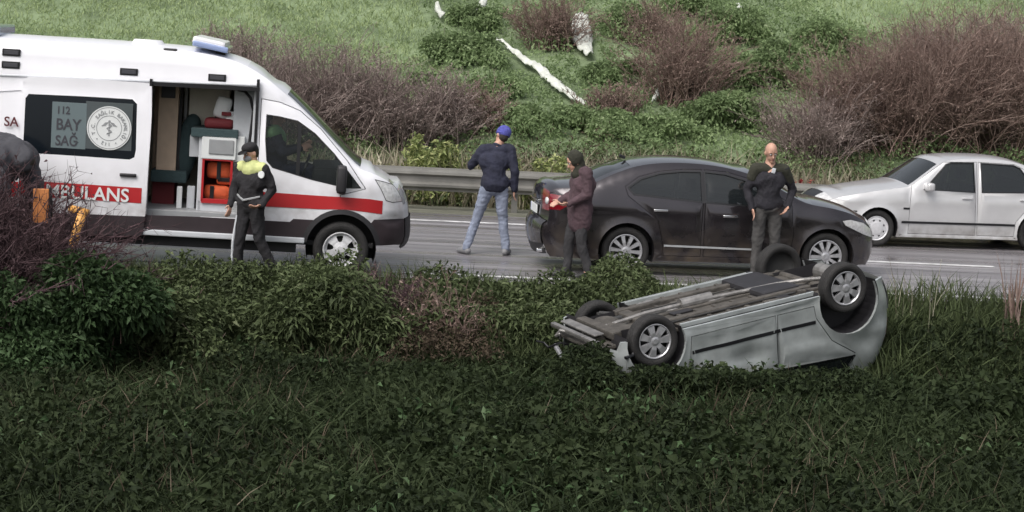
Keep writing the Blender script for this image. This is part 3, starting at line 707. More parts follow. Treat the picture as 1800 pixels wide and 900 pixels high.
    # rear details
    bm = bmesh.new(); box(bm, (-1.105, 0, .78), (.012, .52, .115), None, .003); pl = bmo('number_plate', bm, M['badge'], root)
    bm = bmesh.new(); box(bm, (-1.112, .245, .78), (.004, .03, .11)); bmo('plate_strip', bm, M['bluelens'], pl)
    bm = bmesh.new(); box(bm, (-1.085, 0, .90), (.03, .62, .03), None, .008); bmo('boot_trim', bm, M['chrome'], root)
    for sg in (-1, 1):
        bm = bmesh.new(); ball(bm, (-1.015, sg * .56, .925), (.035, .085, .055)); bmo('reversing_lamp', bm, M['clearlens'], root, True)
    bm = bmesh.new(); cyl(bm, (-1.12, -.5, .26), (-.9, -.5, .26), .03, .03, 12); bmo('exhaust_pipe', bm, M['chrome'], root)
    for x in (0, 2.7):
        for sg in (-1, 1): make_wheel(root, (x, sg * .775, .318), .318, .205, 'multi', sg, 10, rot=.4 * x + .1)
    P = gat(1098, 484)
    place(root, (0, -.88, 0), P, R(8))
    return root
# ------------------------------------------------------------------ SILVER CAR (origin: front axle, x forward)
def build_silver():
    root = thing('silver_car', 'silver four-door car passing on the far lane with its nose towards the bald man', 'car')
    up = [(.76, .18), (.88, .28), (.91, .44), (.88, .57), (.78, .68), (.48, .78), (.05, .865), (-.40, .935), (-.50, .96), (-.80, 1.17), (-1.04, 1.33), (-1.25, 1.385), (-1.7, 1.41), (-2.15, 1.39),
          (-2.45, 1.31), (-2.80, 1.12), (-2.98, 1.0), (-3.15, .965), (-3.42, .94), (-3.50, .86), (-3.53, .6), (-3.52, .4), (-3.45, .22)]
    W = Wfun(.83, .91, -3.53, .91, .28, kf=.20, rf=.7, kr=.14, rr=.6, belly=.06, zm=.55,
             crease=lambda x, z: .012 * np.exp(-((z - .72) / .05) ** 2), tcurve=.1)
    sh = Shell(up, [(0, .29, .335), (-2.60, .29, .335)], .17, W, round_d=.08, round_a=.035, flare=.028)
    fg = [(-.74, .925), (-1.10, 1.305), (-1.18, 1.33), (-1.54, 1.34), (-1.54, .905)]; rg = [(-1.67, 1.34), (-2.20, 1.322), (-2.30, 1.28), (-2.54, .96), (-2.52, .925), (-1.67, .905)]
    fd = [(-.53, .97), (-1.06, 1.345), (-1.60, 1.365), (-1.60, .22), (-.50, .22), (-.50, .6)]; rd = [(-1.62, 1.365), (-2.22, 1.345), (-2.36, 1.28), (-2.58, .95), (-2.40, .65), (-2.24, .45), (-2.22, .22), (-1.62, .22)]
    hl = [(.52, .70), (.99, .72), (.99, .565), (.56, .575)]
    regs = [dict(name='side_window', poly=fg, mat=M['glassdark'], dy=-.012, trim=.014), dict(name='side_window', poly=rg, mat=M['glassdark'], dy=-.012, trim=.014),
            dict(name='headlight', poly=hl, mat=M['clearlens'], dy=.004), dict(name='front_door', poly=fd, mat=M['silver'], gap=.007), dict(name='rear_door', poly=rd, mat=M['silver'], gap=.007)]
    sh.sides(root, regs, M['silver'], .07)
    def cls(x, z, t):
        a = abs(t)
        if -.53 > x > -1.0 and z > .95: return ('windscreen', M['glassdark'], -.004) if a < .9 else None
        if -2.42 > x > -2.95 and z > 1.0: return ('rear_window', M['glassdark'], -.004) if a < .88 else None
        if x > .5 and .56 < z < .70: return ('headlight', M['clearlens'], .004, 1) if a > .5 else ('grille', M['trim'], -.004)
        if x > .5 and z < .54: return ('front_bumper', M['silver'], .02)
        if x < -3.4 and .6 < z < .9 and a > .6: return ('tail_light', M['redlens'], .004, 1)
        if x > -.5: return ('bonnet', M['silver'], 0)
        if x > -2.45: return ('roof', M['silver'], 0)
        return ('boot_lid', M['silver'], 0)
    sh.strip(root, cls, M['silver'], lambda x, z: .10 if x > .5 else (.06 if x > -1.1 else .04), 'body_top')
    sh.liners(root); floor_pan(root, .5, -3.3, .20, .66)
    for x, y in ((-1.4, -.36), (-1.4, .36)): seat_mesh(root, x, y, .26)
    bm = bmesh.new(); box(bm, (-2.1, 0, .5), (.5, 1.2, .2), None, .06); box(bm, (-2.4, 0, .8), (.14, 1.2, .55), Matrix.Rotation(R(-15), 3, 'Y'), .05); bmo('rear_seat', bm, M['interior'], root)
    bm = bmesh.new(); box(bm, (-.72, 0, .82), (.4, 1.25, .16), None, .06); bmo('dashboard', bm, M['interior'], root)
    for sg in (-1, 1):
        ribbon(root, 'side_moulding', sh, [(-2.22, .385), (-.38, .385)], [(-2.22, .42), (-.38, .42)], M['trim'], sg, .01)
        ribbon(root, 'sill', sh, [(-2.25, .17), (-.36, .17)], [(-2.25, .205), (-.36, .205)], M['trim'], sg, .006)
        ribbon(root, 'bumper_gap', sh, [(.34, .535), (.80, .535)], [(.34, .56), (.80, .56)], M['trim'], sg, .006)
        handle(root, (-1.42, sg * float(sh.W(-1.42, .80)[0]), .80), sg, M['silver'], .16); handle(root, (-2.36, sg * float(sh.W(-2.3, .80)[0]), .80), sg, M['silver'], .16)
        mirror_part(root, (-.78, sg * .76, .965), sg, M['silver'], s=(.12, .22, .13))
        ribbon(root, 'indicator_lamp', sh, [(-.50, .60), (-.40, .60)], [(-.50, .63), (-.40, .63)], M['trim'], sg, .008, 4)
    bm = bmesh.new(); tube(bm, [Vector((-.62, .3, 1.065)), Vector((-.82, -.10, 1.215))], .012, 6); tube(bm, [Vector((-.60, -.25, 1.06)), Vector((-.78, -.6, 1.17))], .012, 6); bmo('windscreen_wiper', bm, M['trim'], root)
    bm = bmesh.new(); box(bm, (1.02, 0, .38), (.012, .52, .11), None, .003); bmo('number_plate', bm, M['badge'], root)
    for x in (0, -2.6):
        for sg in (-1, 1): make_wheel(root, (x, sg * .72, .29), .29, .18, 'cap', sg, 8, rim_mat=M['rimwhite'], rot=.3 * x)
    P = gat(1539, 434)
    place(root, (0, .81, 0), P, R(180 + 8))
    return root
# ------------------------------------------------------------------ OVERTURNED HATCHBACK (origin: front axle line at road level of the upright car)
def build_overturned():
    root = thing('overturned_car', 'grey silver hatchback lying upside down in the ditch with its wheels in the air', 'car')
    m = M['greysilver']
    up = [(.42, .30), (.45, .40), (.46, .52), (.45, .66), (.40, .76), (.25, .86), (.0, .93), (-.30, .99), (-.60, 1.16), (-.95, 1.34), (-1.2, 1.41), (-1.7, 1.43), (-2.3, 1.40), (-2.72, 1.32),
          (-2.92, 1.12), (-3.03, .92), (-3.08, .80), (-3.11, .62), (-3.12, .45), (-3.05, .27)]
    W = Wfun(.81, .77, -3.12, .90, .30, kf=.26, rf=.7, kr=.20, rr=.55, belly=.05, zm=.5,
             crease=lambda x, z: .014 * np.exp(-((z - .78) / .05) ** 2) + .014 * (1 / (1 + np.exp((z - .38) / .01))) * ((x < -.35) & (x > -2.1)) - .05 * np.exp(-((x + 1.15) / .22) ** 2 - ((z - .72) / .13) ** 2) - .04 * np.exp(-((x - .2) / .2) ** 2 - ((z - .72) / .12) ** 2) - .035 * np.exp(-((x + 2.7) / .14) ** 2 - ((z - .85) / .12) ** 2) + .008 * np.sin(x * 9 + z * 7) * np.sin(z * 11 - x * 3), tcurve=.15)
    ax = -2.46
    sh = Shell(up, [(0, .30, .35), (ax, .32, .40)], .20, W, round_d=.09, round_a=.05, flare=.035)
    fg = [(-.55, .98), (-.98, 1.27), (-1.12, 1.315), (-1.48, 1.33), (-1.48, .95)]; rg = [(-1.56, 1.33), (-2.15, 1.31), (-2.38, 1.24), (-2.5, 1.02), (-1.56, .96)]
    fd = [(-.36, .98), (-.95, 1.32), (-1.50, 1.365), (-1.50, .30), (-.42, .30)]; rd = [(-1.52, 1.365), (-2.2, 1.345), (-2.45, 1.25), (-2.52, .98), (-2.2, .75), (-2.02, .45), (-2.0, .30), (-1.52, .30)]
    tl = [(-3.0, .98), (-3.3, .98), (-3.3, .70), (-3.04, .72)]
    regs = [dict(name='side_window', poly=fg, mat=M['glassdark'], dy=-.012, trim=.014), dict(name='side_window', poly=rg, mat=M['glassdark'], dy=-.012, trim=.014),
            dict(name='tail_light', poly=tl, mat=M['redlens'], dy=.004), dict(name='front_door', poly=fd, mat=m, gap=.009), dict(name='rear_door', poly=rd, mat=m, gap=.009)]
    sh.sides(root, regs, m, .07)
    def cls(x, z, t):
        a = abs(t)
        if -.34 > x > -.9 and z > 1.0: return ('windscreen', M['glassdark'], -.004) if a < .9 else None
        if x < -2.78 and z > .95: return ('rear_window', M['glassdark'], -.004) if a < .85 else None
        if x < -3.0 and z < .62: return ('rear_bumper', m, .02)
        if x < -3.0 and .70 < z < .95 and a > .7: return ('tail_light', M['redlens'], .004, 1)
        if x > .41: return ('radiator', M['trim'], -.02) if a < .8 else None
        if x > -.34: return ('bonnet', m, 0)
        if x > -2.78: return ('roof', m, 0)
        return ('tailgate', m, 0)
    sh.strip(root, cls, m, lambda x, z: .12 if x > .4 else .05, 'body_top')
    sh.liners(root, .38)
    # underside: pan, ribs, sills, tunnel, exhaust, tank, axle, subframe
    bm = bmesh.new(); box(bm, (-1.25, 0, .235), (2.1, 1.36, .04), None, .01)
    box(bm, (-2.75, 0, .34), (.75, 1.1, .04), None, .01); box(bm, (.25, 0, .30), (.7, 1.05, .04), None, .01)
    box(bm, (-2.25, 0, .32), (.3, .9, .2), None, .02); box(bm, (-.12, 0, .34), (.5, .9, .2), None, .02)
    bmo('floor_pan', bm, M['underseal'], root)
    for k in (-1, 1):
        bm = bmesh.new(); box(bm, (-1.15, k * .42, .195), (2.1, .09, .06), None, .015); bmo('floor_rail', bm, M['underseal'], root)
        bm = bmesh.new(); box(bm, (-1.23, k * .69, .195), (1.72, .035, .05), None, .006); bmo('sill_flange', bm, m, root)
        bm = bmesh.new()
        for i in range(6): box(bm, (-.6 - i * .24, k * .25, .208), (.05, .22, .02), None, .008)
        for i in range(6): box(bm, (-.6 - i * .24, k * .57, .208), (.05, .18, .02), None, .008)
        bmo('floor_rib', bm, M['underseal'], root)
        bm = bmesh.new(); tube(bm, [Vector((.08, k * .28, .22)), Vector((.0, k * .62, .24))], .028, 8); box(bm, (.0, k * .30, .24), (.34, .10, .07), None, .02)
        cyl(bm, (0, k * .22, .28), (0, k * .66, .22), .022, .022, 10); tube(bm, [Vector((-.22, k * .3, .22)), Vector((.0, k * .6, .2))], .022, 8); bmo('suspension_arm', bm, M['hub'], root)
        bm = bmesh.new(); box(bm, (ax + .22, k * .52, .22), (.5, .07, .07), Matrix.Rotation(R(4), 3, 'Y'), .015); cyl(bm, (ax, k * .5, .26), (ax - .05, k * .5, .5), .05, .05, 12); bmo('trailing_arm', bm, M['underseal'], root)
    bm = bmesh.new(); box(bm, (-1.15, 0, .205), (2.0, .20, .03), None, .01); bmo('centre_tunnel', bm, M['underseal'], root)
    bm = bmesh.new(); tube(bm, [Vector(p) for p in ((.25, .05, .22), (-.3, .03, .17), (-.9, .02, .165), (-1.5, -.04, .165), (-1.95, -.10, .16), (-2.25, -.22, .15), (-2.55, -.3, .18), (-2.7, -.32, .22))], .026, 10); cyl(bm, (-.75, .02, .165), (-1.15, .02, .165), .07, .07, 14)
    bmo('exhaust_pipe', bm, M['bare'], root)
    bm = bmesh.new(); cyl(bm, (-2.78, -.42, .24), (-2.78, .30, .24), .10, .10, 16); bmo('silencer', bm, M['bare'], root)
    bm = bmesh.new(); box(bm, (-1.85, .1, .20), (.50, 1.0, .12), None, .045); bmo('fuel_tank', bm, M['black'], root)
    bm = bmesh.new(); cyl(bm, (ax + .12, -.55, .22), (ax + .12, .55, .22), .045, .045, 12); bmo('rear_axle', bm, M['underseal'], root)
    bm = bmesh.new(); box(bm, (.30, 0, .20), (.12, .95, .09), None, .02); box(bm, (-.20, 0, .22), (.14, .9, .08), None, .02); ball(bm, (.12, .2, .28), (.2, .25, .13)); box(bm, (.14, -.18, .27), (.3, .34, .16), None, .04); cyl(bm, (.42, -.3, .26), (.42, .25, .26), .05, .05, 10)
    bmo('engine_subframe', bm, M['underseal'], root)
    bm = bmesh.new(); box(bm, (-2.95, .12, .30), (.22, .55, .035), Matrix.Rotation(R(-8), 3, 'Y'), .01); bmo('heat_shield', bm, M['alloy'], root)
    bm = bmesh.new(); box(bm, (.60, 0, .20), (.06, 1.2, .05), None, .015); box(bm, (.46, .1, .18), (.12, .9, .02), None, .006); bmo('lower_grille_bar', bm, M['bare'], root)
    rq = random.Random(3)
    for i in range(9):
        bm = bmesh.new(); p = Vector((rq.uniform(.15, .6), rq.uniform(-.6, .5), rq.uniform(.2, .5))); pts = [p]
        for k in range(4): p = p + Vector((rq.uniform(-.13, .13), rq.uniform(-.16, .16), rq.uniform(-.08, .08))); pts.append(p)
        tube(bm, pts, rq.uniform(.012, .026), 8); bmo('hose', bm, M[rq.choice(['hub', 'bare', 'trim'])], root)
    bm = bmesh.new(); tube(bm, [Vector((.52, -.62, .50)), Vector((.66, -.3, .52)), Vector((.70, .2, .50)), Vector((.60, .6, .46))], .03, 8); bmo('bumper_beam', bm, M['alloy'], root)
    bm = bmesh.new(); box(bm, (.52, -.2, .42), (.06, .5, .3), Matrix.Rotation(R(14), 3, 'Z'), .01); box(bm, (.40, .3, .36), (.24, .3, .22), Matrix.Rotation(R(-9), 3, 'Y'), .03); bmo('cooling_fan', bm, M['hub'], root)
    for i in range(7):
        yy = rq.uniform(-.6, .6); bm = bmesh.new(); pts = []
        for k in range(7): pts.append(Vector((-.35 - k * .27, yy + rq.uniform(-.03, .03), .188 + rq.uniform(-.006, .006))))
        tube(bm, pts, rq.uniform(.006, .012), 6); bmo('brake_line', bm, M[rq.choice(['trim', 'bare', 'hub'])], root)
    for i in range(10):
        bm = bmesh.new(); box(bm, (rq.uniform(-2.0, -.3), rq.uniform(-.6, .6), .20), (rq.uniform(.08, .3), rq.uniform(.05, .16), .02), Matrix.Rotation(rq.uniform(-.3, .3), 3, 'Z'), .006); bmo('heat_plate', bm, M[rq.choice(['underseal', 'bare', 'black', 'underseal'])], root)
    for k in (-1, 1):
        bm = bmesh.new(); pts = [Vector((ax + .02 + .05 * math.cos(a), k * .42 + .05 * math.sin(a), .24 + .03 * a / 3.14)) for a in np.linspace(0, 20, 60)]; tube(bm, pts, .008, 5); bmo('coil_spring', bm, M['hub'], root)
    for sg in (-1, 1):
        ribbon(root, 'door_moulding', sh, [(-2.0, .47), (-.42, .47)], [(-2.0, .51), (-.42, .51)], M['trim'], sg, .006)
        make_wheel(root, (0, sg * .715, .27 if sg < 0 else .37), .29, .18, 'seven', sg, 7, rot=.5)
        make_wheel(root, (ax, sg * .715, .20), .29, .18, 'seven', sg, 7, rot=.2)
    f = Vector((-.9108, -.3597, -.2025)); a = Vector((-.3921, .9073, .1519)); f.normalize(); a = (a - f * a.dot(f)).normalized(); u = f.cross(a)
    def cw(v): return CM @ Vector((v.x, v.z, -v.y))      # right, away, up relative to the camera -> world
    rot = Matrix((cw(f), cw(a), cw(u))).transposed()
    place(root, (0, 0, 0), Vector((0, 0, CAMZ)) + cw(Vector((1.221, 22.474, -.553))), rot)
    return root
# ------------------------------------------------------------------ people
def blob(name, caps, m, parent, voxel=.012, smooth=2, label=None, disp=0.0):
    bm = bmesh.new()
    for c in caps:
        if c[0] == 'e':      # ellipsoid: centre, radii, rotation
            ball(bm, c[1], c[2], c[3] if len(c) > 3 else None, 20, 14)
        else:
            p0, p1, r0, r1 = c; p0 = Vector(p0); p1 = Vector(p1)
            ball(bm, p0, (r0,) * 3, None, 14, 10); ball(bm, p1, (r1,) * 3, None, 14, 10)
            if (p1 - p0).length > 1e-4: cyl(bm, p0, p1, r0, r1, 14)
    me = bpy.data.meshes.new(name); bm.to_mesh(me); bm.free()
    o = bpy.data.objects.new(name, me); COL.objects.link(o)
    md = o.modifiers.new('r', 'REMESH'); md.mode = 'VOXEL'; md.voxel_size = voxel; md.use_smooth_shade = True
    sm = o.modifiers.new('s', 'SMOOTH'); sm.factor = .6; sm.iterations = smooth
    dg = bpy.context.evaluated_depsgraph_get(); me2 = bpy.data.meshes.new_from_object(o.evaluated_get(dg))
    bpy.data.objects.remove(o)
    if disp:      # cloth folds as real relief
        n = len(me2.vertices); co = np.empty(n * 3); me2.vertices.foreach_get('co', co); co = co.reshape(-1, 3)
        no = np.empty(n * 3); me2.vertices.foreach_get('normal', no); no = no.reshape(-1, 3)
        q = np.random.default_rng(len(co)); k = 0
        for f in (14, 22, 33, 47):
            a = q.normal(size=3) * (1, 1, .8); b_ = q.normal(size=3); a *= f / np.linalg.norm(a); b_ *= f * .5 / np.linalg.norm(b_)
            k = k + (1 - 2 * np.abs(np.sin(co @ a + 1.5 * np.sin(co @ b_ + q.uniform(0, 6)) + q.uniform(0, 6)))) * (14 / f) ** .6
        k = k / 2
        co += no * (k * disp)[:, None]; me2.vertices.foreach_set('co', co.ravel()); me2.update()
    me2.materials.clear(); me2.name = name
    q = link(name, me2, m, parent, True, label); return q
def hand(p, d, side, curl=.6, s=1.0):
    """capsules of a palm and five bent fingers; d = direction the hand points, side = thumb direction"""
    p = Vector(p); d = Vector(d).normalized(); sd2 = Vector(side); sd2 = (sd2 - d * sd2.dot(d)).normalized(); n = d.cross(sd2)
    out = []
    for k in (-.030, -.010, .010, .030): out.append((p + sd2 * k * .6, p + d * .085 * s + sd2 * k, .016, .013))
    L = (.062, .075, .080, .068)
    for i, k in enumerate((-.032, -.011, .010, .031)):
        a0 = p + d * .085 * s + sd2 * k; l = L[i] * s; d1 = (d + n * curl * .6).normalized(); d2 = (d + n * curl * 1.6).normalized()
        a1 = a0 + d1 * l * .55; a2 = a1 + d2 * l * .5; out += [(a0, a1, .0105, .0095), (a1, a2, .0095, .008)]
    t0 = p + d * .025 + sd2 * .028; t1 = t0 + (d * .6 + sd2).normalized() * .04; t2 = t1 + (d + sd2 * .2 + n * curl * .5).normalized() * .032
    out += [(t0, t1, .014, .011), (t1, t2, .011, .009)]
    return out
def person(label, J, jm, tm, sm, skin=None, hairm=None, hat=None, jacket_len=.0, group=None, mask=None, bulk=1.0, extra=None, bald=False, hood=None, glove=False, skirt=0, voxel=.009):
    """J: joints in metres, the person faces -Y; returns the root empty"""
    V = {k: Vector(v) for k, v in J.items()}
    root = thing('person', label, 'person')
    pel, chest, neck, head = V['pelvis'], V['chest'], V['neck'], V['head']
    fd = V.get('face', Vector((0, -1, 0))).normalized(); upv = (head - neck).normalized(); rt = fd.cross(upv).normalized(); fd = upv.cross(rt).normalized()
    H = Matrix((rt, -fd, upv)).transposed()      # head frame: x right, -y front, z up
    hp = lambda x, y, z: head + H @ Vector((x, y, z))
    sk = skin or M['skin']; caps = []
    caps += [('e', head + H @ Vector((0, .012, .022)), (.077, .097, .104), H), ('e', hp(0, -.022, -.045), (.054, .066, .070), H), (hp(0, -.088, -.002), hp(0, -.102, -.030), .010, .015),
             (hp(0, -.070, -.098), hp(0, -.062, -.092), .022, .024), (hp(-.035, -.058, .028), hp(.035, -.058, .028), .022, .022),
             ('e', hp(.078, .012, -.012), (.012, .022, .034), H), ('e', hp(-.078, .012, -.012), (.012, .022, .034), H),
             (hp(0, .02, -.06), neck, .056, .062), (neck, chest, .07, .12)]
    shl, shr = V['sh_l'], V['sh_r']
    caps += [(shl, shr, .065, .065), (chest + Vector((-.06, 0, 0)), chest + Vector((.06, 0, 0)), .125, .125), (chest, pel, .13, .12), (pel + Vector((-.05, 0, 0)), pel + Vector((.05, 0, 0)), .115, .115)]
    for s in 'lr':
        sh_, el, wr, ha = V['sh_' + s], V['el_' + s], V['wr_' + s], V['ha_' + s]
        caps += [(sh_, el, .055, .042), (el, wr, .042, .028)]
        d = ha - wr; caps += hand(wr, d, V.get('th_' + s, Vector((0, -1, 0))), V.get('curl', Vector((.6, 0, 0))).x)
        hip, kn, an, to = V['hip_' + s], V['kn_' + s], V['an_' + s], V['to_' + s]
        caps += [(hip, kn, .085, .058), (kn, an, .056, .038), (an, to, .034, .018)]
    body = blob('body', caps, sk, root, voxel, 2)
    # eyes, mouth
    for k in (-1, 1):
        bm = bmesh.new(); ball(bm, hp(.030 * k, -.079, .012), (.012, .009, .008), H, 10, 8); e = bmo('eye', bm, M['badge'], root, True)
        bm = bmesh.new(); ball(bm, hp(.030 * k, -.087, .012), (.005, .003, .005), H, 8, 6); bmo('pupil', bm, M['eye'], e, True)
        bm = bmesh.new(); ball(bm, hp(.030 * k, -.086, .032), (.018, .007, .004), H, 8, 6); bmo('eyebrow', bm, M['hair'], root, True)
    bm = bmesh.new(); ball(bm, hp(0, -.088, -.062), (.022, .007, .006), H, 10, 8); bmo('mouth', bm, M['lip'], root, True)
    # jacket
    b = bulk; jl = jacket_len
    jc = [(shl, shr, .078 * b, .078 * b), (neck - upv * .045, chest, .075, .14 * b), (chest + Vector((-.07, 0, 0)), chest + Vector((.07, 0, 0)), .145 * b, .145 * b), (chest, pel + Vector((0, 0, .05)), .155 * b, .15 * b),
          (pel + Vector((-.05, 0, .05 - jl * .3)), pel + Vector((.05, 0, .05 - jl * .3)), .145 * b, .145 * b)]
    if jl: jc += [(pel + Vector((-.06, 0, 0)), pel + Vector((-.06, 0, -jl)), .14 * b, .13 * b), (pel + Vector((.06, 0, 0)), pel + Vector((.06, 0, -jl)), .14 * b, .13 * b)]
    for s in 'lr':
        sh_, el, wr = V['sh_' + s], V['el_' + s], V['wr_' + s]; jc += [(sh_, el, .078 * b, .062 * b), (el, wr, .060 * b, .046 * b)]
    jk = blob('jacket', jc, jm, root, .014, 3, disp=.009)
    bm = bmesh.new(); lathe_c = neck - upv * .01
    ball(bm, lathe_c, (.085, .085, .035), H, 16, 8); bmo('collar', bm, jm, jk, True)
    tc = [(pel + Vector((-.045, 0, 0)), pel + Vector((.045, 0, 0)), .128, .128)]
    for s in 'lr':
        hip, kn, an = V['hip_' + s], V['kn_' + s], V['an_' + s]; tc += [(hip, kn, .103, .076), (kn, an, .074, .062)]
    if skirt: tc += [(pel + Vector((x, 0, -.05)), pel + Vector((x * 1.3, 0, -skirt)), .14, .15) for x in (-.07, .07)]
    blob('trousers', tc, tm, root, .014, 3, disp=.009)
    for s in 'lr':
        an, to = V['an_' + s], V['to_' + s]; d = (to - an); d.z = 0; d.normalize(); g = Vector((an.x, an.y, an.z - .045))
        blob('shoe', [(g - d * .04, g + d * .10, .048, .048), (g + d * .10, g + d * .18 - Vector((0, 0, .012)), .048, .036), (g + Vector((0, 0, .04)), g + Vector((0, 0, .07)), .05, .05)], sm, root, .010, 2)
    if hairm and not bald:
        blob('hair', [('e', hp(0, .028, .035), (.084, .096, .098), H), ('e', hp(0, .055, -.02), (.070, .06, .07), H)], hairm, root, .010, 2)
    if bald and hairm:
        blob('hair', [('e', hp(0, .060, -.015), (.076, .05, .045), H)], hairm, root, .010, 2)
    if hat == 'cap':
        c = blob('cap', [('e', hp(0, .01, .075), (.095, .105, .060), H), ('e', hp(0, .02, .045), (.090, .108, .05), H)], M['blackcloth'], root, .010, 2)
        bm = bmesh.new(); ball(bm, hp(0, -.10, .045), (.075, .07, .010), H @ Matrix.Rotation(R(12), 3, 'X')); bmo('visor', bm, M['trim'], c, True)
    if hat == 'beanie':
        c = blob('beanie', [('e', hp(0, .015, .050), (.100, .115, .105), H)], M['beanie'], root, .010, 2, disp=.003)
        blob('turn_up', [('e', hp(0, .008, .020), (.104, .118, .035), H)], M['beanie'], c, .010, 2)
    if hood:
        blob('hood', [('e', hp(0, .035, .03), (.105, .115, .125), H), (hp(0, .05, -.06), chest + (neck - chest) * .75, .09, .11)], hood, root, .012, 3, disp=.004)
    if mask:
        blob('face_mask', [('e', hp(0, -.055, -.05), (.060, .055, .050), H)], mask, root, .010, 2)
    if extra: extra(root, V, hp, H)
    return root
def stand(h=1.0, **kw):
    J = dict(pelvis=(0, 0, .96), chest=(0, .0, 1.28), neck=(0, .01, 1.50), head=(0, -.01, 1.635), sh_l=(-.19, 0, 1.44), sh_r=(.19, 0, 1.44), el_l=(-.25, .02, 1.15), el_r=(.25, .02, 1.15),
             wr_l=(-.27, -.05, .90), wr_r=(.27, -.05, .90), ha_l=(-.27, -.07, .80), ha_r=(.27, -.07, .80), hip_l=(-.09, 0, .93), hip_r=(.09, 0, .93), kn_l=(-.11, -.01, .51), kn_r=(.11, -.01, .51),
             an_l=(-.12, .02, .09), an_r=(.12, .02, .09), to_l=(-.14, -.14, .04), to_r=(.14, -.14, .04))
    J.update(kw); return {k: (tuple(np.array(v) * h) if k not in ('face', 'th_l', 'th_r', 'curl') else v) for k, v in J.items()}
def set_person(root, px, py, z=0.0, rot=0.0, s=1.0, ref=(0, 0, 0)):
    P = gat(px, py, z); m = Matrix.Rotation(rot, 3, 'Z') * s
    root.matrix_world = Matrix.Translation(P - m @ Vector(ref)) @ m.to_4x4()

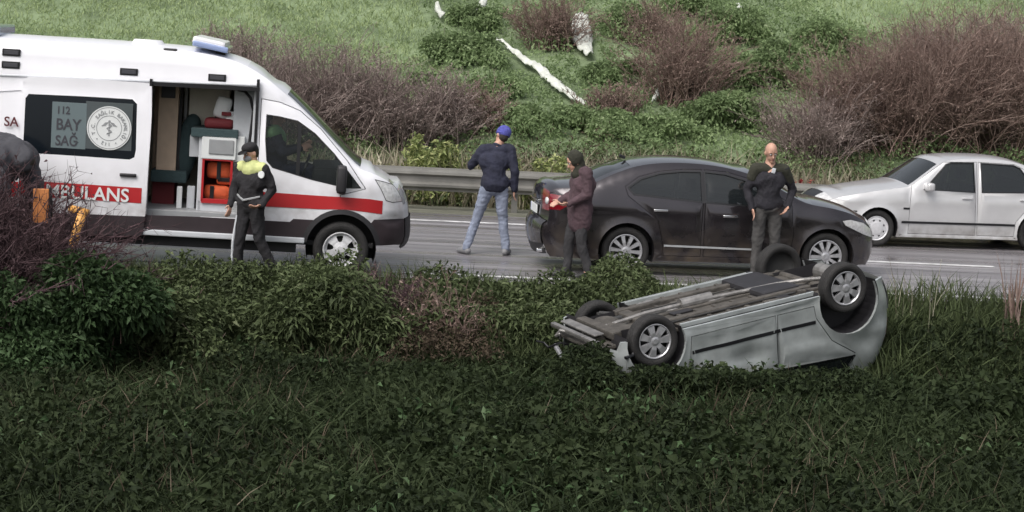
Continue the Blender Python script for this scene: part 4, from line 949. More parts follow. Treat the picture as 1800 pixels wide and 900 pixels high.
def build_people(amb, P3):
    # 1 officer beside the ambulance: body turned half left, striding
    def vest(root, V, hp, H):
        sh = [V['sh_l'], V['sh_r']]; ch = V['chest']
        blob('hi_vis_vest', [(V['sh_l'] + Vector((.03, 0, .005)), V['sh_r'] - Vector((.03, 0, -.005)), .0825, .0825), (V['neck'] - Vector((0, 0, .06)), ch + Vector((0, 0, .14)), .082, .135)], M['hivis'], root, .012, 2)
        bm = bmesh.new(); cyl(bm, V['sh_r'] + Vector((.02, -.085, -.06)), V['sh_r'] + Vector((.02, -.10, -.06)), .045, .045, 16); bmo('arm_badge', bm, M['badge'], root)
        a, b_ = V['hip_l'], V['an_l']
        bm = bmesh.new(); k = V['kn_l']
        tube(bm, [a + Vector((-.075, -.07, -.1)), k + Vector((-.055, -.06, 0)), b_ + Vector((-.045, -.055, .02))], .018, 6); bmo('leg_stripe', bm, M['lightgrey'], root)
        bm = bmesh.new(); m_ = (V['chest'] + V['pelvis']) / 2; tube(bm, [m_ + Vector((-.17, -.06, -.03)), m_ + Vector((0, -.175, -.08)), m_ + Vector((.17, -.06, -.03))], .014, 6); bmo('belt', bm, M['grey'], root)
    J = stand(.97, el_l=(-.25, -.03, 1.17), wr_l=(-.22, -.16, .96), ha_l=(-.20, -.20, .87), el_r=(.27, .08, 1.18), wr_r=(.22, -.10, .98), ha_r=(.18, -.2, .96), hip_l=(-.09, 0, .93), kn_l=(-.13, -.06, .50), an_l=(-.17, -.04, .09), to_l=(-.22, -.19, .04),
              kn_r=(.12, .03, .52), an_r=(.27, .16, .11), to_r=(.27, .02, .04), face=(-.35, -1, -.12), head=(-.02, -.03, 1.635))
    p = person('traffic officer in dark uniform with yellow shoulders and a peaked cap beside the ambulance door', J, M['blackcloth'], M['blackcloth'], M['blackshoe'], hairm=M['hair'], hat='cap', mask=M['mask'], extra=vest)
    set_person(p, 438, 491, 0, R(-28), .965)
    # 2 man with blue beanie, seen from behind, legs apart, left arm raised
    J = stand(1.02, pelvis=(.02, 0, .93), chest=(-.0, -.03, 1.27), neck=(.05, -.05, 1.49), head=(.10, -.08, 1.62), sh_l=(-.15, -.04, 1.42), sh_r=(.21, -.03, 1.44), el_l=(-.30, -.14, 1.20), wr_l=(-.20, -.34, 1.32), ha_l=(-.14, -.40, 1.38),
              el_r=(.29, .03, 1.14), wr_r=(.29, -.02, .89), ha_r=(.29, -.04, .80), hip_l=(-.08, 0, .91), hip_r=(.11, 0, .91), kn_l=(-.20, -.05, .50), an_l=(-.34, .06, .09), to_l=(-.42, -.08, .04), kn_r=(.15, -.02, .49), an_r=(.20, .04, .09), to_r=(.26, -.11, .04), face=(-.5, -1, -.1))
    J = {k: ((-v[0], v[1], v[2]) if k != 'curl' else v) for k, v in J.items()}       # mirror, then turned round
    J2 = {}
    for k, v in J.items(): J2[k[:-1] + ('r' if k.endswith('_l') else 'l') if k.endswith(('_l', '_r')) else k] = v
    def phone(root, V, hp, H):
        pass
    p = person('man in navy jacket, faded jeans and a bright blue beanie walking with legs apart', J2, M['navy'], M['jeans'], M['shoe'], hairm=M['hair'], hat='beanie', bulk=1.08)
    set_person(p, 862, 447, 0, R(180 + 6), 1.0)
    # 3 person in maroon jacket with hood seen from behind-left at the sedan's tail
    J = stand(.99, head=(0, -.12, 1.57), neck=(0, -.06, 1.46), chest=(0, .02, 1.27), face=(0, -1, -.35), el_l=(-.22, .0, 1.15), wr_l=(-.13, -.24, 1.02), ha_l=(-.10, -.33, 1.00), el_r=(.24, -.0, 1.15), wr_r=(.16, -.22, 1.02), ha_r=(.12, -.31, 1.0),
              an_l=(-.12, -.10, .09), kn_l=(-.11, -.09, .51), to_l=(-.13, -.26, .04), an_r=(.12, .12, .09), to_r=(.13, -.03, .04))
    def cupx(root, V, hp, H):
        bm = bmesh.new(); cyl(bm, V['ha_l'] + Vector((.03, -.05, -.05)), V['ha_l'] + Vector((.03, -.05, .07)), .035, .045, 14); bmo('paper_cup', bm, M['badge'], root)
    p = person('person in maroon jacket and dark hood standing at the tail of the dark sedan', J, M['maroon'], M['darktrouser'], M['blackshoe'], hairm=M['hair'], hood=M['olive'], jacket_len=.22, bulk=1.08)
    set_person(p, 1014, 488, 0, R(-70), .96)
    # 4 bald man in front of the sedan
    J = stand(1.04, head=(-.01, -.05, 1.635), face=(.05, -1, -.2), el_l=(-.26, .05, 1.16), wr_l=(-.22, -.06, .93), ha_l=(-.19, -.11, .84), sh_l=(-.18, 0, 1.42), sh_r=(.18, 0, 1.42), el_r=(.33, .08, 1.17), wr_r=(.23, -.07, .97), ha_r=(.18, -.12, .89), an_l=(-.13, -.02, .09), an_r=(.13, .04, .09))
    def yoke(root, V, hp, H):
        blob('olive_yoke', [(V['sh_l'] - Vector((-.02, 0, -.004)), V['sh_r'] - Vector((.02, 0, -.004)), .080, .080), (V['sh_r'], V['sh_r'] * .5 + V['el_r'] * .5, .080, .072), (V['sh_l'], V['sh_l'] * .6 + V['el_l'] * .4, .084, .078)], M['olive'], root, .012, 2)
        bm = bmesh.new(); box(bm, V['neck'] + Vector((.02, -.115, -.09)), (.05, .02, .07), Matrix.Rotation(R(12), 3, 'Y'), .01); bmo('shirt_front', bm, M['lightgrey'], root)
    p = person('bald man in dark jacket standing with hands at his pockets before the dark sedan', J, M['dark'], M['greytrouser'], M['blackshoe'], hairm=M['hair'], bald=True, extra=yoke, bulk=1.0)
    set_person(p, 1342, 497, 0, R(8), 1.0)
    # 5 driver inside the cab
    J = dict(pelvis=(0, 0, .0), chest=(0, .03, .34), neck=(0, .04, .57), head=(0, .0, .70), sh_l=(-.19, .03, .50), sh_r=(.19, .03, .50), el_l=(-.25, -.08, .26), el_r=(.25, -.08, .26), wr_l=(-.17, -.30, .32), wr_r=(.17, -.30, .32), ha_l=(-.14, -.38, .36), ha_r=(.14, -.38, .36),
             hip_l=(-.09, -.02, 0), hip_r=(.09, -.02, 0), kn_l=(-.12, -.42, .06), kn_r=(.12, -.42, .06), an_l=(-.12, -.50, -.36), an_r=(.12, -.50, -.36), to_l=(-.13, -.64, -.40), to_r=(.13, -.64, -.40), face=(-.35, -1, 0))
    def vest2(root, V, hp, H):
        blob('hi_vis_vest', [(V['sh_l'], V['sh_r'], .088, .088), (V['neck'] - Vector((0, 0, .05)), V['chest'] + Vector((0, 0, .08)), .10, .152)], M['hivisgreen'], root, .012, 2)
    p = person('driver in green hi-vis top seated in the ambulance cab', J, M['navy'], M['navy'], M['blackshoe'], hairm=M['hair'], extra=vest2)
    x, z = (486 - 596) / 138, (486 + (486 - 596) * .05 - 275) / 138
    p.matrix_world = amb.matrix_world @ Matrix.Translation((x - .06, -.46, z - .27)) @ Matrix.Rotation(R(90), 4, 'Z')
    # 6 bent person at the left edge
    J = dict(pelvis=(0, .12, .93), chest=(0, -.18, 1.15), neck=(0, -.36, 1.20), head=(0, -.46, 1.14), sh_l=(-.21, -.30, 1.15), sh_r=(.21, -.30, 1.15), el_l=(-.26, -.42, .88), el_r=(.26, -.42, .88), wr_l=(-.18, -.36, .62), wr_r=(.18, -.36, .62), ha_l=(-.16, -.38, .54), ha_r=(.16, -.38, .54),
             hip_l=(-.09, .12, .90), hip_r=(.09, .12, .90), kn_l=(-.12, -.02, .50), kn_r=(.12, -.02, .50), an_l=(-.13, .08, .09), an_r=(.13, .08, .09), to_l=(-.14, -.08, .04), to_r=(.14, -.08, .04), face=(0, -1, -1.2))
    def back(root, V, hp, H):
        blob('hooded_coat', [(V['pelvis'] + Vector((0, .02, .0)), V['chest'], .24, .27), (V['chest'], V['neck'] + Vector((0, .0, -.02)), .27, .19), (V['sh_l'], V['sh_r'], .17, .17), ('e', V['head'] + Vector((0, .02, .02)), (.15, .17, .15)), (V['sh_r'], V['el_r'], .12, .10), (V['sh_l'], V['el_l'], .12, .10)], M['charcoal'], root, .016, 4, disp=.010)
    p = person('person in bulky charcoal grey coat bending over behind the purple shrub at the left edge', J, M['charcoal'], M['darktrouser'], M['blackshoe'], hairm=M['hair'], extra=back, bulk=1.2)
    set_person(p, -30, 480, 0, R(66), 1.2)
# ------------------------------------------------------------------ vegetation
def tint_attr(me, vals):
    a = me.attributes.new('tint', 'FLOAT', 'POINT'); a.data.foreach_set('value', vals.astype(np.float32))
def np_mesh(name, V, F, m, tint=None, parent=None, smooth=False, quads=False):
    me = bpy.data.meshes.new(name); k = F.shape[1]
    me.vertices.add(len(V)); me.vertices.foreach_set('co', V.astype(np.float32).ravel())
    me.loops.add(F.size); me.loops.foreach_set('vertex_index', F.astype(np.int32).ravel())
    me.polygons.add(len(F)); me.polygons.foreach_set('loop_start', np.arange(0, F.size, k, dtype=np.int32)); me.polygons.foreach_set('loop_total', np.full(len(F), k, np.int32))
    me.update(calc_edges=True)
    if tint is not None: tint_attr(me, tint)
    return link(name, me, m, parent, smooth)
def norm(v): return v / (np.linalg.norm(v, axis=1)[:, None] + 1e-9)
def leaves(P, D, Lg, Wd, droop=.35, fold=.25, rng=RNG):
    """curved leaves: base P, direction D, length, width -> verts (N*6), tris"""
    n = len(P); D = norm(D); r = rng.normal(size=(n, 3)); S_ = norm(np.cross(D, r)); N_ = np.cross(S_, D); N_ *= np.sign(N_[:, 2:3] + 1e-6)
    Lg = Lg[:, None]; Wd = Wd[:, None]; dz = np.array([[0, 0, -1.0]])
    mid = P + D * Lg * .45 + dz * Lg * droop * .15; tip = P + D * Lg + dz * Lg * droop
    a = P; b = mid - S_ * Wd * .5 + N_ * Wd * fold; c = mid + S_ * Wd * .5 + N_ * Wd * fold
    V = np.stack([a, b, mid, c, tip], 1).reshape(-1, 3); o = (np.arange(n) * 5)[:, None]
    F = np.concatenate([o + np.array([[0, 2, 1]]), o + np.array([[0, 3, 2]]), o + np.array([[1, 2, 4]]), o + np.array([[2, 3, 4]])], 0)
    return V, F
def blades(P, D, Lg, Wd, bend=.5, rng=RNG):
    n = len(P); D = norm(D); side = norm(np.cross(D, np.array([[0, 0, 1.0]])) + rng.normal(size=(n, 3)) * .3)
    az = rng.uniform(0, 2 * np.pi, n); B = np.stack([np.cos(az), np.sin(az), -.3 * np.ones(n)], 1); bend = np.asarray(bend); bend = (bend if bend.ndim else np.full(n, bend))[:, None]
    Lg = Lg[:, None]; Wd = Wd[:, None]; pts = []
    for t, w in ((0, .6), (.35, 1), (.7, .75), (1, 0)):
        c = P + D * Lg * t + B * Lg * bend * t * t; 
        pts += [c - side * Wd * w * .5, c + side * Wd * w * .5] if w else [c]
    V = np.stack(pts, 1).reshape(-1, 3); o = (np.arange(n) * 7)[:, None]
    F = np.concatenate([o + np.array([t]) for t in ([0, 1, 3], [0, 3, 2], [2, 3, 5], [2, 5, 4], [4, 5, 6])], 0)
    return V, F
def cat_mesh(name, chunks, m, parent=None, tints=None):
    V = []; F = []; T = []; o = 0
    for (v, f), t in zip(chunks, tints):
        V.append(v); F.append(f + o); o += len(v); T.append(np.repeat(t, len(v) // len(t)))
    return np_mesh(name, np.concatenate(V), np.concatenate(F), m, np.concatenate(T), parent)
def fsum(x, y, seed=0, sc=1.0):
    v = 0; r = np.random.default_rng(seed)
    for k in range(6):
        a = r.uniform(0, 2 * np.pi); f = sc * (1.7 ** k); p = r.uniform(0, 6.28); v = v + np.sin((x * math.cos(a) + y * math.sin(a)) * f + p + 1.3 * np.sin(y * f * .6 + p)) / (1.45 ** k)
    return v / 2.6
def G(x, y):
    x = np.asarray(x, float); y = np.asarray(y, float)
    z = np.interp(y, [-30, 0, 11, 22.6, 24.2, 24.6, 34.0, 34.6, 36.4, 48.5, 62, 90, 160, 400], [3.5, 1.5, -.85, -.85, -.10, -.02, -.02, -.10, .12, 3.95, 8.2, 14, 24, 50])
    k = np.clip((y - 36) / 4, 0, 1); z = z + k * (.25 * fsum(x, y, 3, .35) + .06 * fsum(x, y, 4, 2.0))
    k2 = np.clip((22.5 - y) / 2, 0, 1); z = z + k2 * .07 * fsum(x, y, 5, .9)
    return z
def hill_at(px, py):      # point on the hillside seen through a photograph pixel
    d = ray(px, py); t = 36.0; o = Vector((0, 0, CAMZ))
    for i in range(700):
        p = o + d * (t / d.y)
        if p.z < G(p.x, p.y): break
        t += .05
    return p
def twigs(bm_list, base, h, spread, n, rng, r0=.012, levels=2, lean=(0, 0)):
    """returns arrays of 3-sided tapered segments for a bare shrub"""
    segs = []
    for i in range(n):
        b = np.array(base) + np.array([rng.normal() * spread * .35, rng.normal() * spread * .25, 0]); b[2] = base[2] - .05
        d = np.array([rng.normal() * .42 + lean[0], rng.normal() * .35 + lean[1], 1.0]); d /= np.linalg.norm(d); L = h * rng.uniform(.55, 1.0) ; k = 6; p = b; r = r0 * rng.uniform(.6, 1.1); cur = rng.normal(size=3) * .10
        for j in range(k):
            q = p + d * L / k; segs.append((p, q, r * (1 - j / k) + .0025, r * (1 - (j + 1) / k) + .0025))
            if j >= 1 and levels > 0:
                for c in range(rng.integers(2, 4)):
                    dd = d + rng.normal(size=3) * .55; dd[2] = abs(dd[2]) * .8 + .1; dd /= np.linalg.norm(dd); l2 = L * rng.uniform(.15, .38) * (1 - j / k * .5); pp = p + (q - p) * rng.uniform(0, 1); r2 = r * .5
                    for jj in range(3):
                        qq = pp + dd * l2 / 3; segs.append((pp, qq, r2 * (1 - jj / 3) + .002, r2 * (1 - (jj + 1) / 3) + .0015))
                        if levels > 1 and jj:
                            for cc in range(2):
                                d3 = dd + rng.normal(size=3) * .6; d3 /= np.linalg.norm(d3); segs.append((qq, qq + d3 * l2 * rng.uniform(.25, .5), .0035, .0012))
                        pp = qq; dd = dd + rng.normal(size=3) * .15; dd /= np.linalg.norm(dd)
            p = q; d = d + cur + rng.normal(size=3) * .08; d[2] = max(d[2], .15); d /= np.linalg.norm(d)
    return segs
def segs_mesh(name, segs, m, parent, rng, rmul=1.0):
    P = np.array([s[0] for s in segs]); Q = np.array([s[1] for s in segs]); r0 = np.array([s[2] for s in segs])[:, None] * rmul; r1 = np.array([s[3] for s in segs])[:, None] * rmul
    d = norm(Q - P); a = norm(np.cross(d, np.array([[.3, .9, .2]]))); b = np.cross(d, a); pts = []
    for c, r in ((P, r0), (Q, r1)):
        for k in range(3):
            t = 2 * np.pi * k / 3; pts.append(c + (a * math.cos(t) + b * math.sin(t)) * r)
    V = np.stack(pts, 1).reshape(-1, 3); n = len(P); o = (np.arange(n) * 6)[:, None]
    F = np.concatenate([o + np.array([[k, (k + 1) % 3, 3 + (k + 1) % 3, 3 + k]]) for k in range(3)], 0)
    return np_mesh(name, V, F, m, np.repeat(rng.uniform(0, 1, n), 6), parent)
def bare_shrub(label, base, h, spread, n, m, seed, group=None, r0=.014, dead=0, levels=2):
    rng = np.random.default_rng(seed); t = thing('bare_shrub', label, 'shrub', base, 0, group)
    sg = twigs(None, (0, 0, 0), h, spread, n, rng, r0, levels)
    segs_mesh('branches', sg, m, t, rng)
    if dead:
        i = rng.integers(0, len(sg), dead); P = np.array([sg[k][1] for k in i]); D = rng.normal(size=(dead, 3)); cat_mesh('dead_leaves', [leaves(P, D, rng.uniform(.03, .06, dead), rng.uniform(.015, .03, dead))], m, t, [rng.uniform(.3, 1, dead)])
    return t
def bush(label, base, rad, n, m, seed, group=None, leaf=.09, lw=.5, name='green_bush', cat='bush', stem_m=None, shape=(1, .8, 1)):
    """crown of many leaves spread over and inside a cluster of uneven clumps; short stems underneath"""
    rng = np.random.default_rng(seed); t = thing(name, label, cat, base, 0, group); rx, ry, rz = rad
    nc = max(9, int(14 * rx * ry ** .5)); cl = []
    for i in range(nc):
        a = rng.uniform(0, 2 * np.pi); q = rng.uniform(0, 1) ** .5; hh = rng.uniform(.1, 1) ** .8
        sc = math.sqrt(max(0.02, 1 - (hh * .92) ** 2))
        cl.append((math.cos(a) * q * rx * sc * .85, math.sin(a) * q * ry * sc * .85, hh * rz * .86, rng.uniform(.22, .42) * min(rx, rz) + .05))
    cl = np.array(cl); w = cl[:, 3] ** 2; w /= w.sum(); k = rng.choice(nc, n, p=w)
    dirs = norm(rng.normal(size=(n, 3)) + np.array([[0, -.25, .35]])); rr = cl[k, 3] * rng.uniform(.55, 1.12, n)
    P = cl[k, :3] + dirs * rr[:, None] * np.array([[1.15, 1, .8]]); P[:, 2] = np.abs(P[:, 2])
    D = norm(dirs * .8 + rng.normal(size=(n, 3)) * .7 + np.array([[0, 0, .1]]))
    L = rng.uniform(.6, 1.25, n) * leaf; tn = np.clip(rng.beta(2, 2.4, n) * .9 + rng.normal(0, .12, nc)[k], 0, 1)
    cat_mesh('foliage', [leaves(P, D, L, L * lw)], m, t, [tn])
    sg = []
    for i in range(min(nc, 14)):
        b = np.array([cl[i, 0] * .3, cl[i, 1] * .3, -.1]); e = cl[i, :3]; md = (b + e) / 2 + rng.normal(size=3) * .05; sg += [(b, md, .014, .010), (md, e, .010, .004)]
        for _ in range(4):
            sg.append((e, e + rng.normal(size=3) * cl[i, 3] * .6, .005, .002))
    segs_mesh('stems', sg, stem_m or M['twig_brown'], t, rng)
    return t
def weed(label, base, h, n, m, seed, group=None, name='weed_plant', cat='plant', wid=.03, spread=.25, bend=.35, lean=.35):
    rng = np.random.default_rng(seed); t = thing(name, label, cat, base, 0, group)
    P = np.stack([rng.normal(0, spread, n), rng.normal(0, spread * .7, n), np.full(n, -.04)], 1); D = np.stack([rng.normal(0, lean, n), rng.normal(0, lean, n), np.ones(n)], 1)
    cat_mesh('blades', [blades(P, D, h * rng.uniform(.5, 1.05, n), wid * rng.uniform(.5, 1.2, n), rng.uniform(.1, bend, n), rng)], m, t, [rng.uniform(0, 1, n)])
    ns = max(3, n // 25); i = rng.integers(0, n, ns); sg = []
    for k in i: sg.append((P[k], P[k] + norm(D[k:k + 1])[0] * h * rng.uniform(.7, 1.1), .006, .002))
    segs_mesh('stems', sg, m, t, rng)
    return t
# ------------------------------------------------------------------ ground, road, guard rail
def ground_mat(name, stops, scale, stretch=(1, 1, 1), rough=.9, bump=.6, rough_lo=None, streak=None, bscale=30, dist=.03):
    m, n, l, b = new_mat(name); tc = n.new('ShaderNodeTexCoord'); mp = n.new('ShaderNodeMapping'); mp.inputs['Scale'].default_value = stretch
    l.new(tc.outputs['Object'], mp.inputs[0]); t = n.new('ShaderNodeTexNoise'); t.inputs['Scale'].default_value = scale; t.inputs['Detail'].default_value = 9; t.inputs['Roughness'].default_value = .62
    l.new(mp.outputs[0], t.inputs['Vector']); cr = n.new('ShaderNodeValToRGB'); e = cr.color_ramp.elements
    e[0].position = .28; e[0].color = (*stops[0], 1); e[1].position = .72; e[1].color = (*stops[-1], 1)
    for i, c in enumerate(stops[1:-1]): k = e.new(.28 + .44 * (i + 1) / (len(stops) - 1)); k.color = (*c, 1)
    l.new(t.outputs[0], cr.inputs[0]); l.new(cr.outputs[0], b.inputs['Base Color']); b.inputs['Roughness'].default_value = rough
    if rough_lo is not None:
        mr = n.new('ShaderNodeMapRange'); mr.inputs[1].default_value = .35; mr.inputs[2].default_value = .65; mr.inputs[3].default_value = rough; mr.inputs[4].default_value = rough_lo
        t3 = n.new('ShaderNodeTexNoise'); t3.inputs['Scale'].default_value = scale * .8; t3.inputs['Detail'].default_value = 5; l.new(mp.outputs[0], t3.inputs['Vector']); l.new(t3.outputs[0], mr.inputs[0]); l.new(mr.outputs[0], b.inputs['Roughness'])
    t2 = n.new('ShaderNodeTexNoise'); t2.inputs['Scale'].default_value = bscale; t2.inputs['Detail'].default_value = 4; l.new(tc.outputs['Object'], t2.inputs['Vector'])
    bp = n.new('ShaderNodeBump'); bp.inputs['Strength'].default_value = bump; bp.inputs['Distance'].default_value = dist; l.new(t2.outputs[0], bp.inputs['Height']); l.new(bp.outputs[0], b.inputs['Normal'])
    return m
M['soil'] = ground_mat('damp_soil_and_moss', [(.012, .016, .010), (.022, .028, .016), (.035, .036, .022)], 1.5)
M['hillside'] = ground_mat('hillside_turf', [(.07, .10, .05), (.13, .175, .09), (.19, .25, .135), (.23, .28, .17)], .9, bscale=6, dist=.08)
M['asphalt'] = ground_mat('wet_asphalt', [(.09, .085, .09), (.185, .175, .185), (.36, .345, .36)], 1.2, (.10, 2.4, 1), .5, .15, .12, bscale=90, dist=.01)  # pale lengthwise streaks put wet sheen into the colour, besides the roughness
M['verge'] = ground_mat('gravel_verge', [(.07, .075, .05), (.12, .12, .09), (.18, .18, .15)], 2.5, (.5, 1.5, 1))
M['marking'] = mat('worn_road_paint', (.62, .62, .62), .5, noise=.45, nscale=5)
def sheet(name, xs, ys, m, zf):
    X, Y = np.meshgrid(xs, ys); Z = zf(X, Y); V = np.stack([X.ravel(), Y.ravel(), Z.ravel()], 1); nx, ny = len(xs), len(ys)
    i = (np.arange(ny - 1)[:, None] * nx + np.arange(nx - 1)).ravel(); F = np.stack([i, i + 1, i + nx + 1, i + nx], 1)
    o = np_mesh(name, V, F, m, None, None, True); return kind(o, 'structure')
far = lambda a, b, c: np.concatenate([np.linspace(-a, -b, 14)[:-1], np.linspace(-b, b, c), np.linspace(b, a, 14)[1:]])
ys1 = np.concatenate([np.linspace(-40, 8, 16)[:-1], np.linspace(8, 34.2, 150)])
sheet('field_ground', far(300, 14, 150), ys1, M['soil'], G)
ys2 = np.concatenate([np.linspace(34.2, 66, 190)[:-1], np.linspace(66, 400, 50)])
sheet('hillside', far(300, 22, 230), ys2, M['hillside'], G)
def slab(name, x0, x1, y0, y1, z, m):
    xs = np.linspace(x0, x1, max(2, int((x1 - x0) / 2))); return sheet(name, xs, np.linspace(y0, y1, 3), m, lambda X, Y: np.full_like(X, z))
slab('road', -120, 120, 24.7, 33.1, 0.0, M['asphalt'])
slab('verge', -120, 120, 33.1, 34.6, -.008, M['verge'])
slab('edge_marking', -120, 120, 31.80, 31.98, .004, M['marking'])
for k in range(-10, 11): slab('lane_marking', k * 9.0 + 1.5, k * 9.0 + 7.0, 28.7, 28.88, .004, M['marking'])
slab('edge_marking', -120, 120, 25.15, 25.30, .004, M['marking'])
gr = thing('guard_rail', 'grey steel crash barrier running along the far edge of the road', 'guard rail', (0, 33.75, 0))
prof = [(.0, .30), (-.005, .335), (-.075, .375), (-.08, .415), (-.02, .455), (-.018, .50), (-.02, .545), (-.08, .585), (-.075, .625), (-.005, .665), (.0, .70)]
prof = [(y, .02 + z) for y, z in prof]
for k in range(-15, 15):
    bm = bmesh.new(); x0, x1 = k * 4.0 - .12, k * 4.0 + 4.0; A_ = []
    for x, dy in ((x0, -.004), (x0 + .3, 0), (x1, 0)): A_.append([bm.verts.new((x, y + dy, z + .006 * math.sin(k * 2.1 + x))) for y, z in prof])
    for r0, r1 in zip(A_, A_[1:]):
        for i in range(len(prof) - 1): bm.faces.new((r0[i], r0[i + 1], r1[i + 1], r1[i]))
    ext = bmesh.ops.extrude_face_region(bm, geom=bm.faces[:]); bmesh.ops.translate(bm, verts=[v for v in ext['geom'] if isinstance(v, bmesh.types.BMVert)], vec=(0, .004, 0))
    bmo('rail', bm, M['galv'], gr)
pm = None
for k in range(-15, 16):
    if pm is None:
        bm = bmesh.new(); box(bm, (0, .10, .24), (.10, .012, .98)); box(bm, (-.05, .13, .24), (.008, .06, .98)); box(bm, (.05, .13, .24), (.008, .06, .98)); box(bm, (0, .04, .54), (.09, .12, .28), None, .01); p = bmo('post', bm, M['galv'], gr); pm = p.data; p.location.x = k * 4.0
    else: p = bpy.data.objects.new('post', pm); COL.objects.link(p); p.parent = gr; p.location.x = k * 4.0
# ------------------------------------------------------------------ vehicles and people
amb, P3 = build_ambulance(); build_sedan(); build_silver(); OV = build_overturned()
build_people(amb, P3)
def fpos(px, Y): 
    d = ray(px, 500); x = d.x / d.y * Y; return (x, Y, float(G(x, Y)))
# objects at the left edge
t = thing('orange_board', 'orange board on a dark post standing in the shrub beside the charcoal coat', 'board', fpos(70, 21.9), R(8))
bm = bmesh.new(); box(bm, (0, 0, 1.84), (.17, .03, .38), None, .01); bmo('panel', bm, M['orangeboard'], t)
bm = bmesh.new(); box(bm, (.10, 0, 1.82), (.03, .04, .46), None, .008); box(bm, (.11, .02, .95), (.03, .03, 1.9)); bmo('stand', bm, M['trim'], t)
t = thing('orange_pole', 'yellow orange plastic pole leaning in the green bush in front of the ambulance', 'pole', gat(118, 488), R(4))
bm = bmesh.new(); cyl(bm, (-.05, 0, .0), (.18, -.05, .80), .055, .055, 14); bmo('shaft', bm, M['yelloworange'], t, True)
bm = bmesh.new(); cyl(bm, (.02, .0, .82), (.24, -.05, .78), .05, .045, 14); bmo('cross_piece', bm, M['yelloworange'], t, True)
# ------------------------------------------------------------------ vegetation
def proj(P):
    q = (P - np.array([0, 0, CAMZ])) @ np.array(CM); return 900 + FPX * q[:, 0] / -q[:, 2], 450 - FPX * q[:, 1] / -q[:, 2]
rg = RNG
def clear_of_cars(x, y, pad=0):
    """keeps plants out of the overturned car's footprint"""
    return np.ones(len(x), bool)
OVI = np.array(OV.matrix_world.inverted())
def free(P):
    """mask of leaf positions that do not poke into the overturned car"""
    q = P @ OVI[:3, :3].T + OVI[:3, 3]
    return ~((abs(q[:, 1]) < .84) & (q[:, 0] > -3.25) & (q[:, 0] < .45) & (q[:, 2] > .12))
# field in front: dense drooping leaves on short stalks
n = 125000; y = rg.uniform(13.6, 23.6, n); x = rg.uniform(-1, 1, n) * (y * .27 + 2.2); k = clear_of_cars(x, y); x, y = x[k], y[k]; n = len(x)
hh = np.clip(.28 + .17 * fsum(x, y, 11, 1.7) + .10 * fsum(x, y, 12, 5), .04, .62); P = np.stack([x, y, G(x, y) + hh * rg.uniform(.25, 1, n) ** .6], 1)
k = free(P); P, x, y = P[k], x[k], y[k]; n = len(x); D = rg.normal(size=(n, 3)) * .8 + np.array([[0, -.15, .45]]); L = rg.uniform(.06, .16, n) * np.clip(1 + .3 * fsum(x, y, 14, .8), .6, 1.5); tn = np.clip(rg.beta(2, 2.2, n) * .75 + .15 + .16 * fsum(x, y, 13, 1.4), 0, 1)
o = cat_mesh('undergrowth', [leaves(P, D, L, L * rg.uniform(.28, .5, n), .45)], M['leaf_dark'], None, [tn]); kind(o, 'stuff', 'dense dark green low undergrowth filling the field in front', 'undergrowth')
n = 60000; y = rg.uniform(13.8, 23.8, n); x = rg.uniform(-1, 1, n) * (y * .27 + 2.2); k = clear_of_cars(x, y); x, y = x[k], y[k]; n = len(x)
P = np.stack([x, y, G(x, y)], 1); k = free(P + np.array([[0, 0, .2]])); P = P[k]; n = len(P); D = np.stack([rg.normal(0, .45, n), rg.normal(0, .45, n), np.ones(n)], 1)
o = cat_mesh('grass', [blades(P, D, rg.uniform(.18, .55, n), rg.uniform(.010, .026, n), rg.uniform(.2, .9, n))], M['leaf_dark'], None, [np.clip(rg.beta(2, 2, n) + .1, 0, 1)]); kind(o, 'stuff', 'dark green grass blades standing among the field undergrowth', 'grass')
n = 7000; y = rg.uniform(14.0, 22.6, n); x = rg.uniform(-1, 1, n) * (y * .27 + 2.2); k = fsum(x, y, 17, 1.9) > .25; x, y = x[k], y[k]; n = len(x)
P = np.stack([x, y, G(x, y) + np.clip(.34 + .16 * fsum(x, y, 11, 1.7), .1, .6) * rg.uniform(.5, 1.15, n)], 1); k = free(P); P = P[k]; n = len(P); L = rg.uniform(.07, .13, n)
o = cat_mesh('broad_leaves', [leaves(P, rg.normal(size=(n, 3)) * .8 + np.array([[0, -.2, .5]]), L, L * rg.uniform(.3, .5, n), .5)], M['leaf_bush'], None, [rg.beta(2, 2, n)]); kind(o, 'stuff', 'patches of larger broad leaves among the field undergrowth', 'undergrowth')
# roadside bank: taller mixed weeds
def bank(name, x0, x1, y0, y1, n, h, m, lab, cat, seed, leafy=True, L0=.10, ww=.4, den=None):
    r = np.random.default_rng(seed); x = r.uniform(x0, x1, n); y = r.uniform(y0, y1, n); k = clear_of_cars(x, y, .1)
    if den: k &= (fsum(x, y, seed, 1.3) > den)
    x, y = x[k], y[k]; n = len(x); env = np.clip(.72 + .34 * fsum(x, y, seed + 1, 1.6), .15, 1.2) * np.clip((x - x0) / .5, .2, 1) * np.clip((x1 - x) / .5, .2, 1)
    if leafy:
        P = np.stack([x, y, G(x, y) + env * h * r.uniform(.1, 1, n) ** .55], 1); k = free(P); P = P[k]; n = len(P); D = r.normal(size=(n, 3)) * .7 + np.array([[0, -.1, .3]]); L = r.uniform(.5, 1.2, n) * L0; g = leaves(P, D, L, L * ww, .4, .25, r)
    else:
        P = np.stack([x, y, G(x, y)], 1); D = np.stack([r.normal(0, .35, n), r.normal(0, .3, n), np.ones(n)], 1); g = blades(P, D, env * h * r.uniform(.5, 1.15, n), r.uniform(.6, 1.3, n) * L0, r.uniform(.1, .6, n), r)
    o = cat_mesh(name, [g], m, None, [np.clip(r.beta(2, 2.3, n), 0, 1)]); kind(o, 'stuff', lab, cat); return o
bank('verge_grass', -9, 9.5, 23.1, 24.6, 13000, .36, M['leaf_olive'], 'olive grass along the near edge of the road', 'grass', 21, False, .012)
